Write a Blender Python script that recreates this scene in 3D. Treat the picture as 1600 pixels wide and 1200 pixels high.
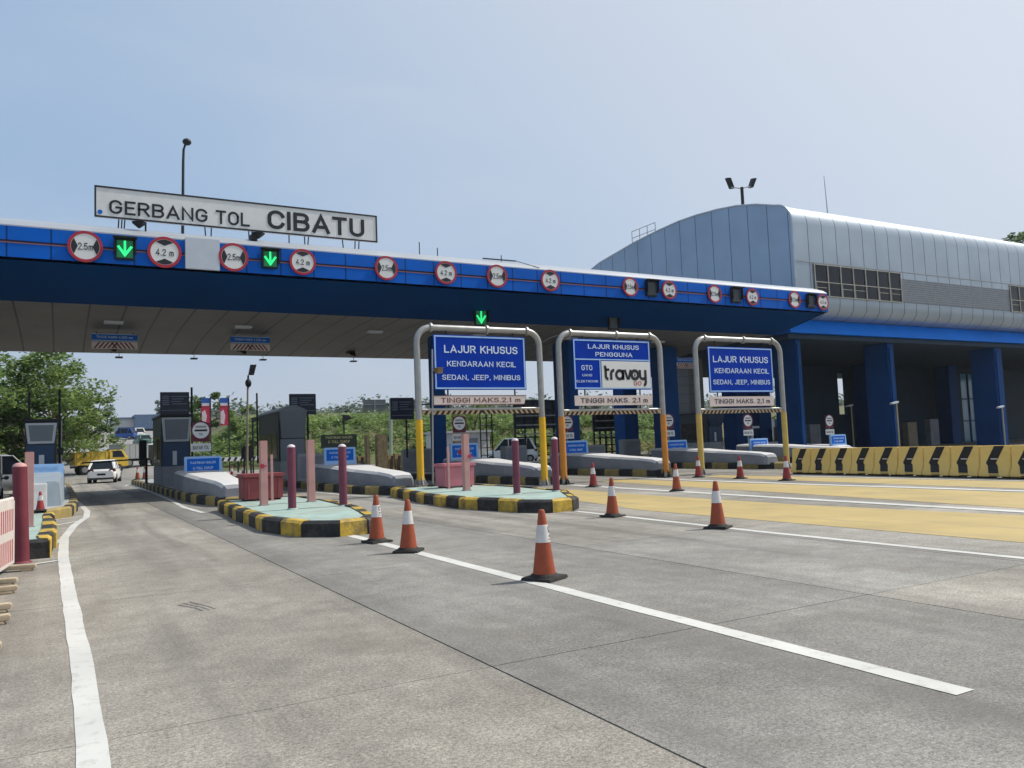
import bpy, bmesh, math, random
from mathutils import Vector, Matrix, noise
R = math.radians
rnd = random.Random(7)
for o in list(bpy.data.objects): bpy.data.objects.remove(o)
scn = bpy.context.scene
col = scn.collection

# ------------------------------------------------------------------ camera
cd = bpy.data.cameras.new('camera'); cam = bpy.data.objects.new('camera', cd); col.objects.link(cam)
cd.sensor_fit = 'HORIZONTAL'; cd.sensor_width = 36.0; cd.lens = 36.0 * 1260 / 1600
cd.clip_start = 0.05; cd.clip_end = 5000
yaw, pitch, roll = R(29.38), R(4.23), R(2.22)
F = Vector((math.sin(yaw) * math.cos(pitch), math.cos(yaw) * math.cos(pitch), math.sin(pitch)))
Rt = Vector((math.cos(yaw), -math.sin(yaw), 0)); Up = Rt.cross(F)
R2 = Rt * math.cos(roll) - Up * math.sin(roll); U2 = Up * math.cos(roll) + Rt * math.sin(roll)
M4 = Matrix((R2, U2, -F)).transposed().to_4x4(); M4.translation = Vector((0, 0, 1.5))
cam.matrix_world = M4; scn.camera = cam
# ------------------------------------------------------------------ sky, sun, exposure
SUN_EL, SUN_AZ = 52.0, 100.0          # azimuth clockwise from +Y
w = bpy.data.worlds.new("World"); scn.world = w; w.use_nodes = True
nt = w.node_tree; bg = nt.nodes['Background']
sky = nt.nodes.new('ShaderNodeTexSky'); sky.sky_type = 'NISHITA'; sky.sun_disc = False
sky.sun_elevation = R(SUN_EL); sky.sun_rotation = R(SUN_AZ); sky.air_density = 1.0; sky.dust_density = 4.5; sky.ozone_density = 3.0
sd = Vector((math.sin(R(SUN_AZ)) * math.cos(R(SUN_EL)), math.cos(R(SUN_AZ)) * math.cos(R(SUN_EL)), math.sin(R(SUN_EL))))
def wn(kind, **kw):
    q = nt.nodes.new(kind)
    for k_, v_ in kw.items(): setattr(q, k_, v_)
    return q
def wmap(x, a0, a1, b0, b1):
    q = wn('ShaderNodeMapRange'); q.interpolation_type = 'SMOOTHSTEP'
    for i_, v_ in enumerate((a0, a1, b0, b1)): q.inputs[1 + i_].default_value = v_
    nt.links.new(x, q.inputs[0]); return q.outputs[0]
def wmix(f_, c0, c1, mode='MIX'):
    q = wn('ShaderNodeMixRGB', blend_type=mode)
    for i_, c_ in ((0, f_), (1, c0), (2, c1)):
        if hasattr(c_, 'links'): nt.links.new(c_, q.inputs[i_])
        else: q.inputs[i_].default_value = c_
    return q.outputs[0]
wt = wn('ShaderNodeTexCoord'); dt = wn('ShaderNodeVectorMath', operation='DOT_PRODUCT'); nt.links.new(wt.outputs['Generated'], dt.inputs[0]); dt.inputs[1].default_value = sd
wz = wn('ShaderNodeSeparateXYZ'); nt.links.new(wt.outputs['Generated'], wz.inputs[0])
hazec = wmix(wmap(dt.outputs['Value'], .03, .88, 0, 1), (2.35, 3.45, 4.95, 1), (4.75, 5.15, 5.75, 1))     # haze glare grows towards the sun
hazec = wmix(wmap(wz.outputs[2], -.02, .26, .85, 0), hazec, (4.3, 4.65, 5.25, 1))                          # and pales towards the horizon
cn = wn('ShaderNodeTexNoise'); cn.inputs['Scale'].default_value = 2.2; cn.inputs['Detail'].default_value = 6; cn.inputs['Distortion'].default_value = .6
cm = wn('ShaderNodeMapping'); cm.inputs['Scale'].default_value = (1, 1, 3.2); nt.links.new(wt.outputs['Generated'], cm.inputs[0]); nt.links.new(cm.outputs[0], cn.inputs[0])
hazec = wmix(wmap(cn.outputs[0], .42, .72, 0, .22), hazec, (4.9, 5.2, 5.7, 1))
nt.links.new(wmix(.85, sky.outputs[0], hazec), bg.inputs[0]); bg.inputs[1].default_value = 0.124
sl = bpy.data.lights.new('sun', 'SUN'); sl.energy = 3.6; sl.angle = R(0.5); sl.color = (1, 0.94, 0.84)
so = bpy.data.objects.new('sun', sl); col.objects.link(so)
so.rotation_euler = sd.to_track_quat('Z', 'Y').to_euler(); so.location = (40, -20, 60)
scn.view_settings.view_transform = 'Standard'; scn.view_settings.look = 'None'
scn.view_settings.exposure = 0.22; scn.view_settings.gamma = 1.0
scn.cycles.max_bounces = 6; scn.cycles.transparent_max_bounces = 8

# ------------------------------------------------------------------ materials
MATS = {}
def P(name, rgb, rough=0.7, metal=0.0, var=0.12, scale=2.5, bump=0.0, bscale=40, spec=0.4, emit=0, dirt=0.0, dirtcol=(.10, .09, .075), dscale=1.2, world=False, dlo=.45, dhi=.75):
    if name in MATS: return MATS[name]
    m = bpy.data.materials.new(name); m.use_nodes = True; MATS[name] = m
    n = m.node_tree.nodes; L = m.node_tree.links; b = n['Principled BSDF']
    b.inputs['Roughness'].default_value = rough; b.inputs['Metallic'].default_value = metal
    b.inputs['Specular IOR Level'].default_value = spec
    if world: vec = n.new('ShaderNodeNewGeometry').outputs['Position']
    else: vec = n.new('ShaderNodeTexCoord').outputs['Object']
    no = n.new('ShaderNodeTexNoise'); no.inputs['Scale'].default_value = scale; no.inputs['Detail'].default_value = 5
    L.new(vec, no.inputs['Vector'])
    mr = n.new('ShaderNodeMapRange'); mr.inputs[1].default_value = .3; mr.inputs[2].default_value = .7
    mr.inputs[3].default_value = 1 - var; mr.inputs[4].default_value = 1 + var; L.new(no.outputs[0], mr.inputs[0])
    mix = n.new('ShaderNodeMixRGB'); mix.blend_type = 'MULTIPLY'; mix.inputs[0].default_value = 1
    mix.inputs[1].default_value = (*rgb, 1); L.new(mr.outputs[0], mix.inputs[2]); out = mix.outputs[0]
    if dirt:
        n2 = n.new('ShaderNodeTexNoise'); n2.inputs['Scale'].default_value = dscale; n2.inputs['Detail'].default_value = 8; n2.inputs['Roughness'].default_value = .7
        L.new(vec, n2.inputs['Vector'])
        r2 = n.new('ShaderNodeMapRange'); r2.inputs[1].default_value = dlo; r2.inputs[2].default_value = dhi; r2.inputs[4].default_value = dirt
        L.new(n2.outputs[0], r2.inputs[0])
        m2 = n.new('ShaderNodeMixRGB'); m2.inputs[2].default_value = (*dirtcol, 1); L.new(r2.outputs[0], m2.inputs[0]); L.new(out, m2.inputs[1]); out = m2.outputs[0]
    L.new(out, b.inputs['Base Color'])
    if emit:
        L.new(out, b.inputs['Emission Color']); b.inputs['Emission Strength'].default_value = emit
    if bump:
        n3 = n.new('ShaderNodeTexNoise'); n3.inputs['Scale'].default_value = bscale; n3.inputs['Detail'].default_value = 4
        L.new(vec, n3.inputs['Vector']); bp = n.new('ShaderNodeBump'); bp.inputs['Strength'].default_value = bump; bp.inputs['Distance'].default_value = .02
        L.new(n3.outputs[0], bp.inputs['Height']); L.new(bp.outputs[0], b.inputs['Normal'])
    return m

def add_seams(m, axes, dark=0.35):
    """thin dark panel joints: axes = [(axis, period, width, offset)]"""
    n = m.node_tree.nodes; L = m.node_tree.links; b = n['Principled BSDF']
    src = b.inputs['Base Color'].links[0].from_socket
    g = n.new('ShaderNodeNewGeometry'); sp = n.new('ShaderNodeSeparateXYZ'); L.new(g.outputs['Position'], sp.inputs[0])
    for ax, per, wd, off in axes:
        a = n.new('ShaderNodeMath'); a.operation = 'ADD'; a.inputs[1].default_value = -off + per * 1000; L.new(sp.outputs['XYZ'.index(ax)], a.inputs[0])
        d = n.new('ShaderNodeMath'); d.operation = 'MODULO'; d.inputs[1].default_value = per; L.new(a.outputs[0], d.inputs[0])
        c = n.new('ShaderNodeMath'); c.operation = 'LESS_THAN'; c.inputs[1].default_value = wd; L.new(d.outputs[0], c.inputs[0])
        k = n.new('ShaderNodeMixRGB'); k.blend_type = 'MULTIPLY'; k.inputs[2].default_value = (dark, dark, dark, 1)
        L.new(c.outputs[0], k.inputs[0]); L.new(src, k.inputs[1]); src = k.outputs[0]
    L.new(src, b.inputs['Base Color'])
    return m

def glass_mat(name, rgb=(.02, .025, .03), rough=.08):
    return P(name, rgb, rough, 0, .05, 1, spec=.8)

M = dict(
    white=P('white_paint', (.72, .72, .70), .5, dirt=.18), signwhite=P('sign_white', (.70, .71, .70), .4, var=.05, dirt=.1),
    pinkwhite=P('faded_white', (.66, .56, .53), .5, var=.05, dirt=.12), signblue=P('sign_blue', (.001, .036, .36), .6, var=.1, spec=.08),
    lightblue=P('light_blue_trim', (.32, .52, .80), .5, var=.05), infoblue=P('info_blue', (.006, .13, .55), .6, var=.06, spec=.15),
    signred=P('sign_red', (.38, .02, .04), .4, var=.1), maroon=P('maroon', (.12, .012, .03), .5, var=.1), black=P('black_paint', (.012, .012, .014), .5, var=.2),
    letter=P('letter_black', (.012, .014, .02), .5, var=.05), lettwht=P('letter_pale', (.62, .74, .86), .4, var=.03), letred=P('letter_red', (.42, .05, .04), .5),
    rustred=P('letter_brown', (.16, .05, .035), .5),
    pipe=P('galvanised_pipe', (.36, .36, .35), .42, .55, .12, 4, dirt=.25, dirtcol=(.16, .13, .10)),
    yellow=P('yellow_paint', (.72, .42, .015), .5, var=.1, dirt=.25, dirtcol=(.25, .15, .03)), orange=P('orange_paint', (.55, .22, .03), .55, var=.15, dirt=.35, dirtcol=(.18, .09, .03)),
    oldyellow=P('old_yellow', (.55, .40, .10), .6, var=.15, dirt=.3, dirtcol=(.18, .14, .07)),
    blue=P('facade_blue', (.001, .108, .52), .55, .0, .12, .6, spec=.12, world=True, dirt=.22, dirtcol=(.03, .07, .16), dscale=1.5), navy=P('navy_panel', (.001, .050, .185), .55, 0, .14, .8, spec=.12, world=True, dirt=.2, dirtcol=(.015, .035, .08), dscale=.8),
    silver=P('silver_cladding', (.35, .41, .47), .40, .5, .09, .5, world=True), silverroof=P('silver_roof', (.37, .40, .44), .5, .4, .08, .4, world=True),
    soffit=P('soffit_panel', (.20, .19, .18), .6, 0, .12, .5, world=True, dirt=.3, dirtcol=(.07, .065, .06), dscale=.6),
    conc=P('painted_concrete', (.25, .26, .285), .8, 0, .14, 1.5, .25, 30, dirt=.4, dirtcol=(.13, .125, .12)), sunlitcap=P('sunlit_cap_white', (.62, .62, .62), .7, 0, .1, 2, .2, 30, dirt=.5, dirtcol=(.30, .29, .28), dscale=2), greyconc=P('grey_concrete', (.33, .34, .34), .8, 0, .12, 1.5, .2, 30, dirt=.3, dirtcol=(.15, .15, .14)),
    kerbyel=P('kerb_yellow', (.54, .36, .045), .7, 0, .25, 5, .3, 25, dirt=.9, dirtcol=(.11, .095, .065), dscale=3.2, dlo=.43, dhi=.66), kerbdull=P('kerb_dull_yellow', (.36, .27, .09), .75, 0, .25, 5, .3, 25, dirt=.8, dirtcol=(.10, .09, .07), dscale=2.5), kerbblk=P('kerb_black', (.02, .021, .022), .75, 0, .3, 5, .3, 25, dirt=.55, dirtcol=(.13, .12, .10), dscale=3.2, dlo=.46, dhi=.72),
    green=P('green_floor', (.31, .42, .38), .8, 0, .16, 2, .3, 30, dirt=.6, dirtcol=(.27, .26, .21), dscale=1.6, dlo=.47, dhi=.66),
    purple=P('purple_post', (.155, .036, .066), .5, 0, .1, 3, dirt=.15, dirtcol=(.12, .05, .05)), pink=P('pink_post', (.50, .27, .25), .6, 0, .1, 3, dirt=.15, dirtcol=(.30, .16, .15)),
    redpost=P('red_post', (.15, .022, .036), .5, 0, .15, 3, dirt=.2, dirtcol=(.4, .12, .12)), paleend=P('pale_cap', (.6, .52, .54), .6),
    binred=P('red_bin', (.25, .055, .06), .6, 0, .1, 3), binpink=P('pink_bin', (.50, .17, .21), .6, 0, .1, 3),
    coneor=P('cone_orange', (.37, .075, .028), .55, 0, .22, 5, dirt=.8, dirtcol=(.12, .034, .018), dscale=5, dlo=.42, dhi=.7, world=True), conered=P('cone_red', (.30, .032, .030), .5, 0, .15, 5, dirt=.6, dirtcol=(.13, .026, .02), dscale=4, world=True),
    rubber=P('black_rubber', (.018, .017, .016), .8, 0, .3, 6, dirt=.2, dirtcol=(.1, .085, .07)), conewhite=P('cone_collar', (.66, .64, .62), .4, 0, .08, 5, dirt=.45, dirtcol=(.3, .27, .24), dscale=5, world=True),
    glass=P('dark_glass', (.006, .011, .018), .2, 0, .4, 1.2, spec=.3), blueglass=P('blue_glass', (.10, .26, .40), .1, 0, .15, .6, spec=.8), chrome=P('steel', (.35, .35, .35), .35, .8),
    carwhite=P('car_white', (.76, .76, .74), .25, 0, .02, 1, spec=.6), carsilver=P('car_silver', (.38, .39, .40), .3, .4, .03), carblue=P('car_blue', (.02, .08, .32), .3, 0, .04), cargreen=P('car_green', (.08, .20, .16), .35, 0, .05),
    tyre=P('tyre', (.012, .012, .012), .85), taillamp=P('tail_lamp', (.05, .008, .01), .2), plate=P('plate_black', (.01, .01, .012), .4),
    truckyel=P('truck_yellow', (.62, .42, .05), .5, 0, .12, 2, dirt=.3, dirtcol=(.3, .2, .06)),
    boothgrey=P('booth_grey', (.20, .23, .26), .5, .2, .08, 1), boothnavy=P('booth_navy', (.018, .05, .11), .4, .1, .1, 1), boothdark=P('booth_dark', (.03, .036, .04), .5, 0, .15, 1), framegrey=P('panel_white', (.55, .58, .62), .5, 0, .05, 1),
    screen=P('display_face', (.012, .02, .045), .35, 0, .1, 2), screentxt=P('display_text', (.16, .20, .27), .5), darkgreen=P('board_green', (.012, .025, .02), .5),
    iron=P('dark_iron', (.016, .018, .022), .55, .3, .15, 3), poleyel=P('pale_pole', (.38, .33, .24), .6, .2), tile=P('grey_tile', (.16, .155, .155), .5, 0, .1, 1.5, world=True),
    bark=P('bark', (.085, .065, .045), .9, 0, .25, 6, .4, 20), dryst=P('timber', (.20, .16, .09), .85, 0, .3, 4, .3, 12),
    louvre=P('louvre_grey', (.20, .22, .245), .55, .3, .1, 3, world=True), winframe=P('window_frame', (.42, .40, .34), .5), interior=P('interior_dark', (.035, .045, .06), .8),
    bldwhite=P('render_white', (.5, .5, .5), .8), bldblue=P('render_blue', (.10, .16, .26), .7), redroof=P('red_roof', (.32, .06, .04), .7),
    flagred=P('flag_red', (.45, .03, .07), .7), flagwhite=P('flag_white', (.6, .52, .55), .7), flagblue=P('flag_blue', (.02, .09, .35), .7),
    barwhite=P('barrier_white', (.62, .56, .52), .6, 0, .08, 3, dirt=.3, dirtcol=(.35, .27, .2)), barred=P('barrier_red', (.36, .05, .06), .6, 0, .12, 3), wood=P('barrier_foot', (.42, .36, .26), .8, 0, .2, 4, dirt=.35, dirtcol=(.15, .12, .08)),
    green_led=None,
)
M['green_led'] = P('green_led', (.03, .85, .25), .5, var=.05, emit=.85)
M['green_glow'] = P('green_led_dim', (.01, .16, .06), .5, var=.2, emit=.25)
add_seams(M['silver'], [('X', 1.22, .06, 37.1)], .32)
add_seams(M['blue'], [('X', 1.2, .05, .93)], .35)
add_seams(M['soffit'], [('X', 1.2, .07, .93), ('Y', .3, .03, 0)], .3)
add_seams(M['tile'], [('Z', .62, .03, .1), ('X', .8, .03, .1)], .5)
add_seams(M['louvre'], [('Z', .14, .03, 0)], .55)
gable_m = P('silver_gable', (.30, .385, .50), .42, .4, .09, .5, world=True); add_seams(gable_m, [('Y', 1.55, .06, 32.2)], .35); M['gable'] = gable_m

# ------------------------------------------------------------------ mesh helpers
class MB:
    def __init__(s): s.v = []; s.f = []; s.m = []; s.mi = 0
    def add(s, vs, fs):
        k = len(s.v); s.v += [Vector(p) for p in vs]
        for f in fs: s.f.append([k + i for i in f]); s.m.append(s.mi)
        return s
    def quad(s, a, b, c, d): return s.add([a, b, c, d], [(0, 1, 2, 3)])
    def box(s, x0, x1, y0, y1, z0, z1):
        return s.add([(x0, y0, z0), (x1, y0, z0), (x1, y1, z0), (x0, y1, z0), (x0, y0, z1), (x1, y0, z1), (x1, y1, z1), (x0, y1, z1)],
                     [(3, 2, 1, 0), (4, 5, 6, 7), (0, 1, 5, 4), (1, 2, 6, 5), (2, 3, 7, 6), (3, 0, 4, 7)])
    def hexa(s, b, t):   # bottom 4 ccw, top 4 ccw
        return s.add(list(b) + list(t), [(3, 2, 1, 0), (4, 5, 6, 7), (0, 1, 5, 4), (1, 2, 6, 5), (2, 3, 7, 6), (3, 0, 4, 7)])
    def tube(s, pts, r, n=10, caps=True):
        pts = [Vector(p) for p in pts]; rs = r if isinstance(r, (list, tuple)) else [r] * len(pts)
        rings = []; prev = None
        for i, p in enumerate(pts):
            d = (pts[min(i + 1, len(pts) - 1)] - pts[max(i - 1, 0)]).normalized()
            if prev is None: a = d.orthogonal().normalized()
            else:
                a = (prev - d * prev.dot(d)); a = a.normalized() if a.length > 1e-5 else d.orthogonal().normalized()
            prev = a; b = d.cross(a)
            rings.append([p + (a * math.cos(2 * math.pi * j / n) + b * math.sin(2 * math.pi * j / n)) * rs[i] for j in range(n)])
        vs = [q for ring in rings for q in ring]; fs = []
        for i in range(len(pts) - 1):
            for j in range(n): fs.append((i * n + j, i * n + (j + 1) % n, (i + 1) * n + (j + 1) % n, (i + 1) * n + j))
        if caps: fs.append(tuple(range(n - 1, -1, -1))); fs.append(tuple((len(pts) - 1) * n + j for j in range(n)))
        return s.add(vs, fs)
    def lathe(s, prof, c=(0, 0, 0), n=24):
        vs = []; fs = []
        for r, z in prof:
            for j in range(n): vs.append((c[0] + r * math.cos(2 * math.pi * j / n), c[1] + r * math.sin(2 * math.pi * j / n), c[2] + z))
        for i in range(len(prof) - 1):
            for j in range(n): fs.append((i * n + j, i * n + (j + 1) % n, (i + 1) * n + (j + 1) % n, (i + 1) * n + j))
        fs.append(tuple(range(n - 1, -1, -1))); fs.append(tuple((len(prof) - 1) * n + j for j in range(n)))
        return s.add(vs, fs)
    def prism(s, poly, a, b, axis='Z'):   # poly of 2-D points, extruded from a to b along the axis
        n = len(poly)
        def T(p, t): return {'Z': (p[0], p[1], t), 'X': (t, p[0], p[1]), 'Y': (p[0], t, p[1])}[axis]
        ar = sum(poly[i][0] * poly[(i + 1) % n][1] - poly[(i + 1) % n][0] * poly[i][1] for i in range(n))
        if (ar < 0) != (axis == 'Y'): poly = poly[::-1]
        vs = [T(p, a) for p in poly] + [T(p, b) for p in poly]
        fs = [tuple(range(n - 1, -1, -1)), tuple(range(n, 2 * n))] + [(i, (i + 1) % n, n + (i + 1) % n, n + i) for i in range(n)]
        return s.add(vs, fs)
    def disc(s, cx, y, cz, r, d=.01, n=32, sx=1):   # disc facing -Y
        return s.prism([(cx + sx * r * math.cos(2 * math.pi * j / n), cz + r * math.sin(2 * math.pi * j / n)) for j in range(n)], y, y + d, 'Y')
    def ring(s, cx, y, cz, r0, r1, d=.01, n=32):
        vs = []
        for yy in (y, y + d):
            for r in (r0, r1):
                for j in range(n): vs.append((cx + r * math.cos(2 * math.pi * j / n), yy, cz + r * math.sin(2 * math.pi * j / n)))
        fs = []
        for j in range(n):
            k = (j + 1) % n
            fs += [(j, n + j, n + k, k)[::-1], (2 * n + j, 3 * n + j, 3 * n + k, 2 * n + k), (n + j, 3 * n + j, 3 * n + k, n + k)[::-1], (j, k, 2 * n + k, 2 * n + j)[::-1]]
        return s.add(vs, [f[::-1] for f in fs])
    def ball(s, c, r, nu=10, nv=7, sz=1):
        pr = [(max(r * math.sin(math.pi * i / nv), .001), -r * sz * math.cos(math.pi * i / nv)) for i in range(nv + 1)]
        return s.lathe(pr, c, nu)
    def text(s, t, x, z, w, h, y, d=.005, bold=0.0, tk=None):   # facing -Y; x,z = centre; fitted to w x h
        vs, fs = text_geo(t, tk or (.125 + bold * 2.2))
        xs = [p[0] for p in vs]; ys = [p[1] for p in vs]; x0, x1, y0, y1 = min(xs), max(xs), min(ys), max(ys)
        kx = w / max(x1 - x0, 1e-6); ky = h / max(y1 - y0, 1e-6)
        out = [(x + (p[0] - (x0 + x1) / 2) * kx, y - d * p[2], z + (p[1] - (y0 + y1) / 2) * ky) for p in vs]
        return s.add(out, fs)
    def build(s, name, mats, parent=None, smooth=False, bevel=0, seg=2, tag=None):
        me = bpy.data.meshes.new(name); off = parent_loc(parent)
        me.from_pydata([p - off for p in s.v], [], s.f); me.update()
        mats = mats if isinstance(mats, (list, tuple)) else [mats]
        for m in mats: me.materials.append(M[m] if isinstance(m, str) else m)
        for p, mi in zip(me.polygons, s.m): p.material_index = min(mi, len(mats) - 1)
        if bevel:
            bm = bmesh.new(); bm.from_mesh(me); bmesh.ops.remove_doubles(bm, verts=bm.verts, dist=1e-5)
            es = [e for e in bm.edges if len(e.link_faces) == 2 and e.calc_face_angle(0) > R(25)]
            bmesh.ops.bevel(bm, geom=es, offset=bevel, segments=seg, affect='EDGES', clamp_overlap=True); bm.to_mesh(me); bm.free()
        if smooth or bevel: smooth_mesh(me, 40)
        o = bpy.data.objects.new(name, me); col.objects.link(o)
        if parent: o.parent = parent
        return o
def smooth_mesh(me, ang):
    for p in me.polygons: p.use_smooth = True
    bm = bmesh.new(); bm.from_mesh(me)
    for e in bm.edges: e.smooth = not (len(e.link_faces) == 2 and e.calc_face_angle(0) > R(ang))
    bm.to_mesh(me); bm.free()
def parent_loc(o):
    v = Vector((0, 0, 0))
    while o: v = v + o.location; o = o.parent
    return v
def _a(cx, cy, rx, ry, a0, a1, n=9): return [(cx + rx * math.cos(R(a0 + (a1 - a0) * i / n)), cy + ry * math.sin(R(a0 + (a1 - a0) * i / n))) for i in range(n + 1)]
W_ = .60
GL = {
 'A': (.68, [[(0, 0), (.34, 1), (.68, 0)], [(.11, .30), (.57, .30)]]),
 'B': (W_, [[(.36, .53), (0, .53), (0, 1), (.36, 1)] + _a(.36, .765, .21, .235, 90, -90) , [(0, .53), (0, 0), (.36, 0)] + _a(.36, .265, .24, .265, -90, 90)]),
 'C': (W_, [_a(.31, .67, .31, .33, 15, 180) + _a(.31, .33, .31, .33, 180, 345)]),
 'D': (W_, [[(0, 0), (0, 1), (.28, 1)] + _a(.28, .66, .32, .34, 90, 0) + _a(.28, .34, .32, .34, 0, -90) + [(0, 0)]]),
 'E': (.50, [[(.50, 1), (0, 1), (0, 0), (.50, 0)], [(0, .52), (.43, .52)]]),
 'G': (.63, [_a(.31, .67, .31, .33, 20, 180) + _a(.31, .33, .31, .33, 180, 360) + [(.62, .47), (.36, .47)]]),
 'H': (.58, [[(0, 0), (0, 1)], [(.58, 0), (.58, 1)], [(0, .52), (.58, .52)]]),
 'I': (.001, [[(0, 0), (0, 1)]]),
 'J': (.44, [[(.44, 1), (.44, .24)] + _a(.22, .24, .22, .24, 0, -170)]),
 'K': (.58, [[(0, 0), (0, 1)], [(.55, 1), (.02, .42)], [(.2, .62), (.58, 0)]]),
 'L': (.48, [[(0, 1), (0, 0), (.48, 0)]]),
 'M': (.72, [[(0, 0), (0, 1), (.36, .25), (.72, 1), (.72, 0)]]),
 'N': (.60, [[(0, 0), (0, 1), (.60, 0), (.60, 1)]]),
 'O': (W_, [_a(.30, .67, .30, .33, 0, 180) + _a(.30, .33, .30, .33, 180, 360) + [(.60, .67)]]),
 'P': (.56, [[(0, 0), (0, 1), (.32, 1)] + _a(.32, .74, .24, .26, 90, -90) + [(0, .48)]]),
 'R': (.58, [[(0, 0), (0, 1), (.32, 1)] + _a(.32, .75, .24, .25, 90, -90) + [(0, .50)], [(.28, .50), (.58, 0)]]),
 'S': (.56, [_a(.28, .745, .27, .255, 20, 180) + _a(.28, .745, .27, .225, 180, 255, 4) + _a(.28, .27, .28, .25, 75, 0, 4) + _a(.28, .27, .28, .27, 0, -165)]),
 'T': (.56, [[(0, 1), (.56, 1)], [(.28, 1), (.28, 0)]]),
 'U': (.58, [[(0, 1), (0, .30)] + _a(.29, .30, .29, .30, 180, 360) + [(.58, 1)]]),
 'Y': (.62, [[(0, 1), (.31, .45), (.62, 1)], [(.31, .45), (.31, 0)]]),
 '0': (.52, [_a(.26, .70, .26, .30, 0, 180) + _a(.26, .30, .26, .30, 180, 360) + [(.52, .70)]]),
 '1': (.16, [[(0, .82), (.16, 1), (.16, 0)]]),
 '2': (.52, [_a(.26, .73, .26, .27, 170, -25) + [(0, 0), (.52, 0)]]),
 '4': (.58, [[(.42, 0), (.42, 1), (0, .26), (.58, .26)]]),
 '5': (.52, [[(.48, 1), (.07, 1), (.03, .52)] + _a(.26, .33, .26, .29, 125, -90) + _a(.26, .3, .26, .3, -90, -155, 4)]),
 'm': (.62, [[(0, 0), (0, .62)], [(0, .45)] + _a(.155, .47, .155, .16, 170, 0, 6) + [(.31, 0)], [(.31, .45)] + _a(.465, .47, .155, .16, 170, 0, 6) + [(.62, 0)]]),
 '.': (.001, [[(0, .0), (0, .05)]]), ',': (.06, [[(.06, .06), (0, -.14)]]), '-': (.3, [[(0, .48), (.3, .48)]]), ' ': (.18, []),
}
def text_geo(t, tk):
    """lettering as constant-width strokes, one unit tall; every stroke is a mitred ribbon set a hair apart in depth"""
    vs = []; fs = []; x = 0; h = tk / 2; dep = 0
    for ch in t:
        w_, lines = GL[ch]; sp = .20 + tk * .55
        for ln in lines:
            P_ = [Vector((p[0] + x, p[1] * (1 - tk) + h)) for p in ln]; P_ = [p for i, p in enumerate(P_) if i == 0 or (p - P_[i - 1]).length > 1e-4]
            L_ = []
            for i, p in enumerate(P_):
                d0 = (p - P_[i - 1]).normalized() if i else None; d1 = (P_[i + 1] - p).normalized() if i < len(P_) - 1 else None
                d0 = d0 or d1; d1 = d1 or d0; n0 = Vector((-d0.y, d0.x)); n1 = Vector((-d1.y, d1.x)); n_ = n0 + n1
                n_ = n_.normalized() if n_.length > 1e-3 else n0; m_ = min(h / max(n_.dot(n0), .35), h * 2.2)
                q = p - d0 * (h if i == 0 else 0) + d1 * (h if i == len(P_) - 1 else 0)
                L_.append((q + n_ * m_, q - n_ * m_))
            z0, z1 = 0, 1 + dep * .06; dep = (dep + 1) % 6; k = len(vs)
            for a, b in L_: vs += [(a.x, a.y, z1), (b.x, b.y, z1), (a.x, a.y, z0), (b.x, b.y, z0)]
            for i in range(len(L_) - 1):
                o = k + i * 4; fs += [(o, o + 4, o + 5, o + 1), (o + 2, o + 6, o + 4, o), (o + 1, o + 5, o + 7, o + 3)]
        x += w_ + sp
    return vs, fs
def tag(o, label=None, cat=None, group=None, kind=None):
    if label: o['label'] = label
    if cat: o['category'] = cat
    if group: o['group'] = group
    if kind: o['kind'] = kind
    return o
def thing(name, loc, label, cat, group=None):
    o = bpy.data.objects.new(name, None); col.objects.link(o); o.location = loc; o.empty_display_size = .2
    return tag(o, label, cat, group)
def copy_tree(o, parent=None):
    c = o.copy(); col.objects.link(c); c.parent = parent
    for ch in [x for x in CH.get(o.name, [])]: copy_tree(ch, c)
    return c
CH = {}
def index_children():
    CH.clear()
    for o in bpy.data.objects:
        if o.parent: CH.setdefault(o.parent.name, []).append(o)
def place(proto, loc, label, rz=None, first=False):
    if first: o = proto
    else: index_children(); o = copy_tree(proto)
    o.location = loc
    if rz is not None: o.rotation_euler = (0, 0, rz)
    o['label'] = label
    return o

# ================================================================== SETTING
# terrain: flat under the plaza, rising beyond it
def sstep(a, b, x):
    t = min(max((x - a) / (b - a), 0), 1); return t * t * (3 - 2 * t)
def road_x(y):
    pts = [(72, 3.5), (100, 7), (140, 12), (180, 17), (230, 22), (400, 40)]
    if y <= 72: return 3.5
    for (a, xa), (b, xb) in zip(pts, pts[1:]):
        if y <= b: return xa + (xb - xa) * (y - a) / (b - a)
    return 40
def road_z(y): return 0.063 * max(0, min(y, 190) - 77)
def terr(x, y):
    z = road_z(y)
    rx = road_x(y)
    bank = 3.4 * sstep(78, 92, y) * sstep(rx + 6, rx + 14, x)
    bank += 1.5 * sstep(60, 75, y) * sstep(-4, -9, x)
    far = 4.5 * sstep(230, 330, y) * (.6 + .4 * math.sin(x * .013 + 1))
    if -9.6 < x - rx < 5.6 and y > 70: bank = 0
    nz = .5 * noise.noise((x * .05, y * .05, 0)) * sstep(80, 110, y) * (1 if x - rx > 8 or x - rx < -12 else 0)
    return z + bank + far + nz - .06
def axis(a, b, fine0, fine1, fs, cs):
    out = []; t = a
    while t < b: out.append(t); t += fs if fine0 <= t < fine1 else cs
    out.append(b); return out
xs = axis(-500, 700, -30, 80, 4, 35); ys = axis(-200, 900, 40, 300, 4, 35)
tm = MB(); tm.v = [Vector((x, y, terr(x, y))) for y in ys for x in xs]
nx = len(xs)
for j in range(len(ys) - 1):
    for i in range(nx - 1): tm.f.append([j * nx + i, j * nx + i + 1, (j + 1) * nx + i + 1, (j + 1) * nx + i]); tm.m.append(0)
gm = P('grass_earth', (.085, .10, .035), .95, 0, .35, .25, .5, 3, world=True, dirt=.8, dirtcol=(.20, .15, .085), dscale=.12)
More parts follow.
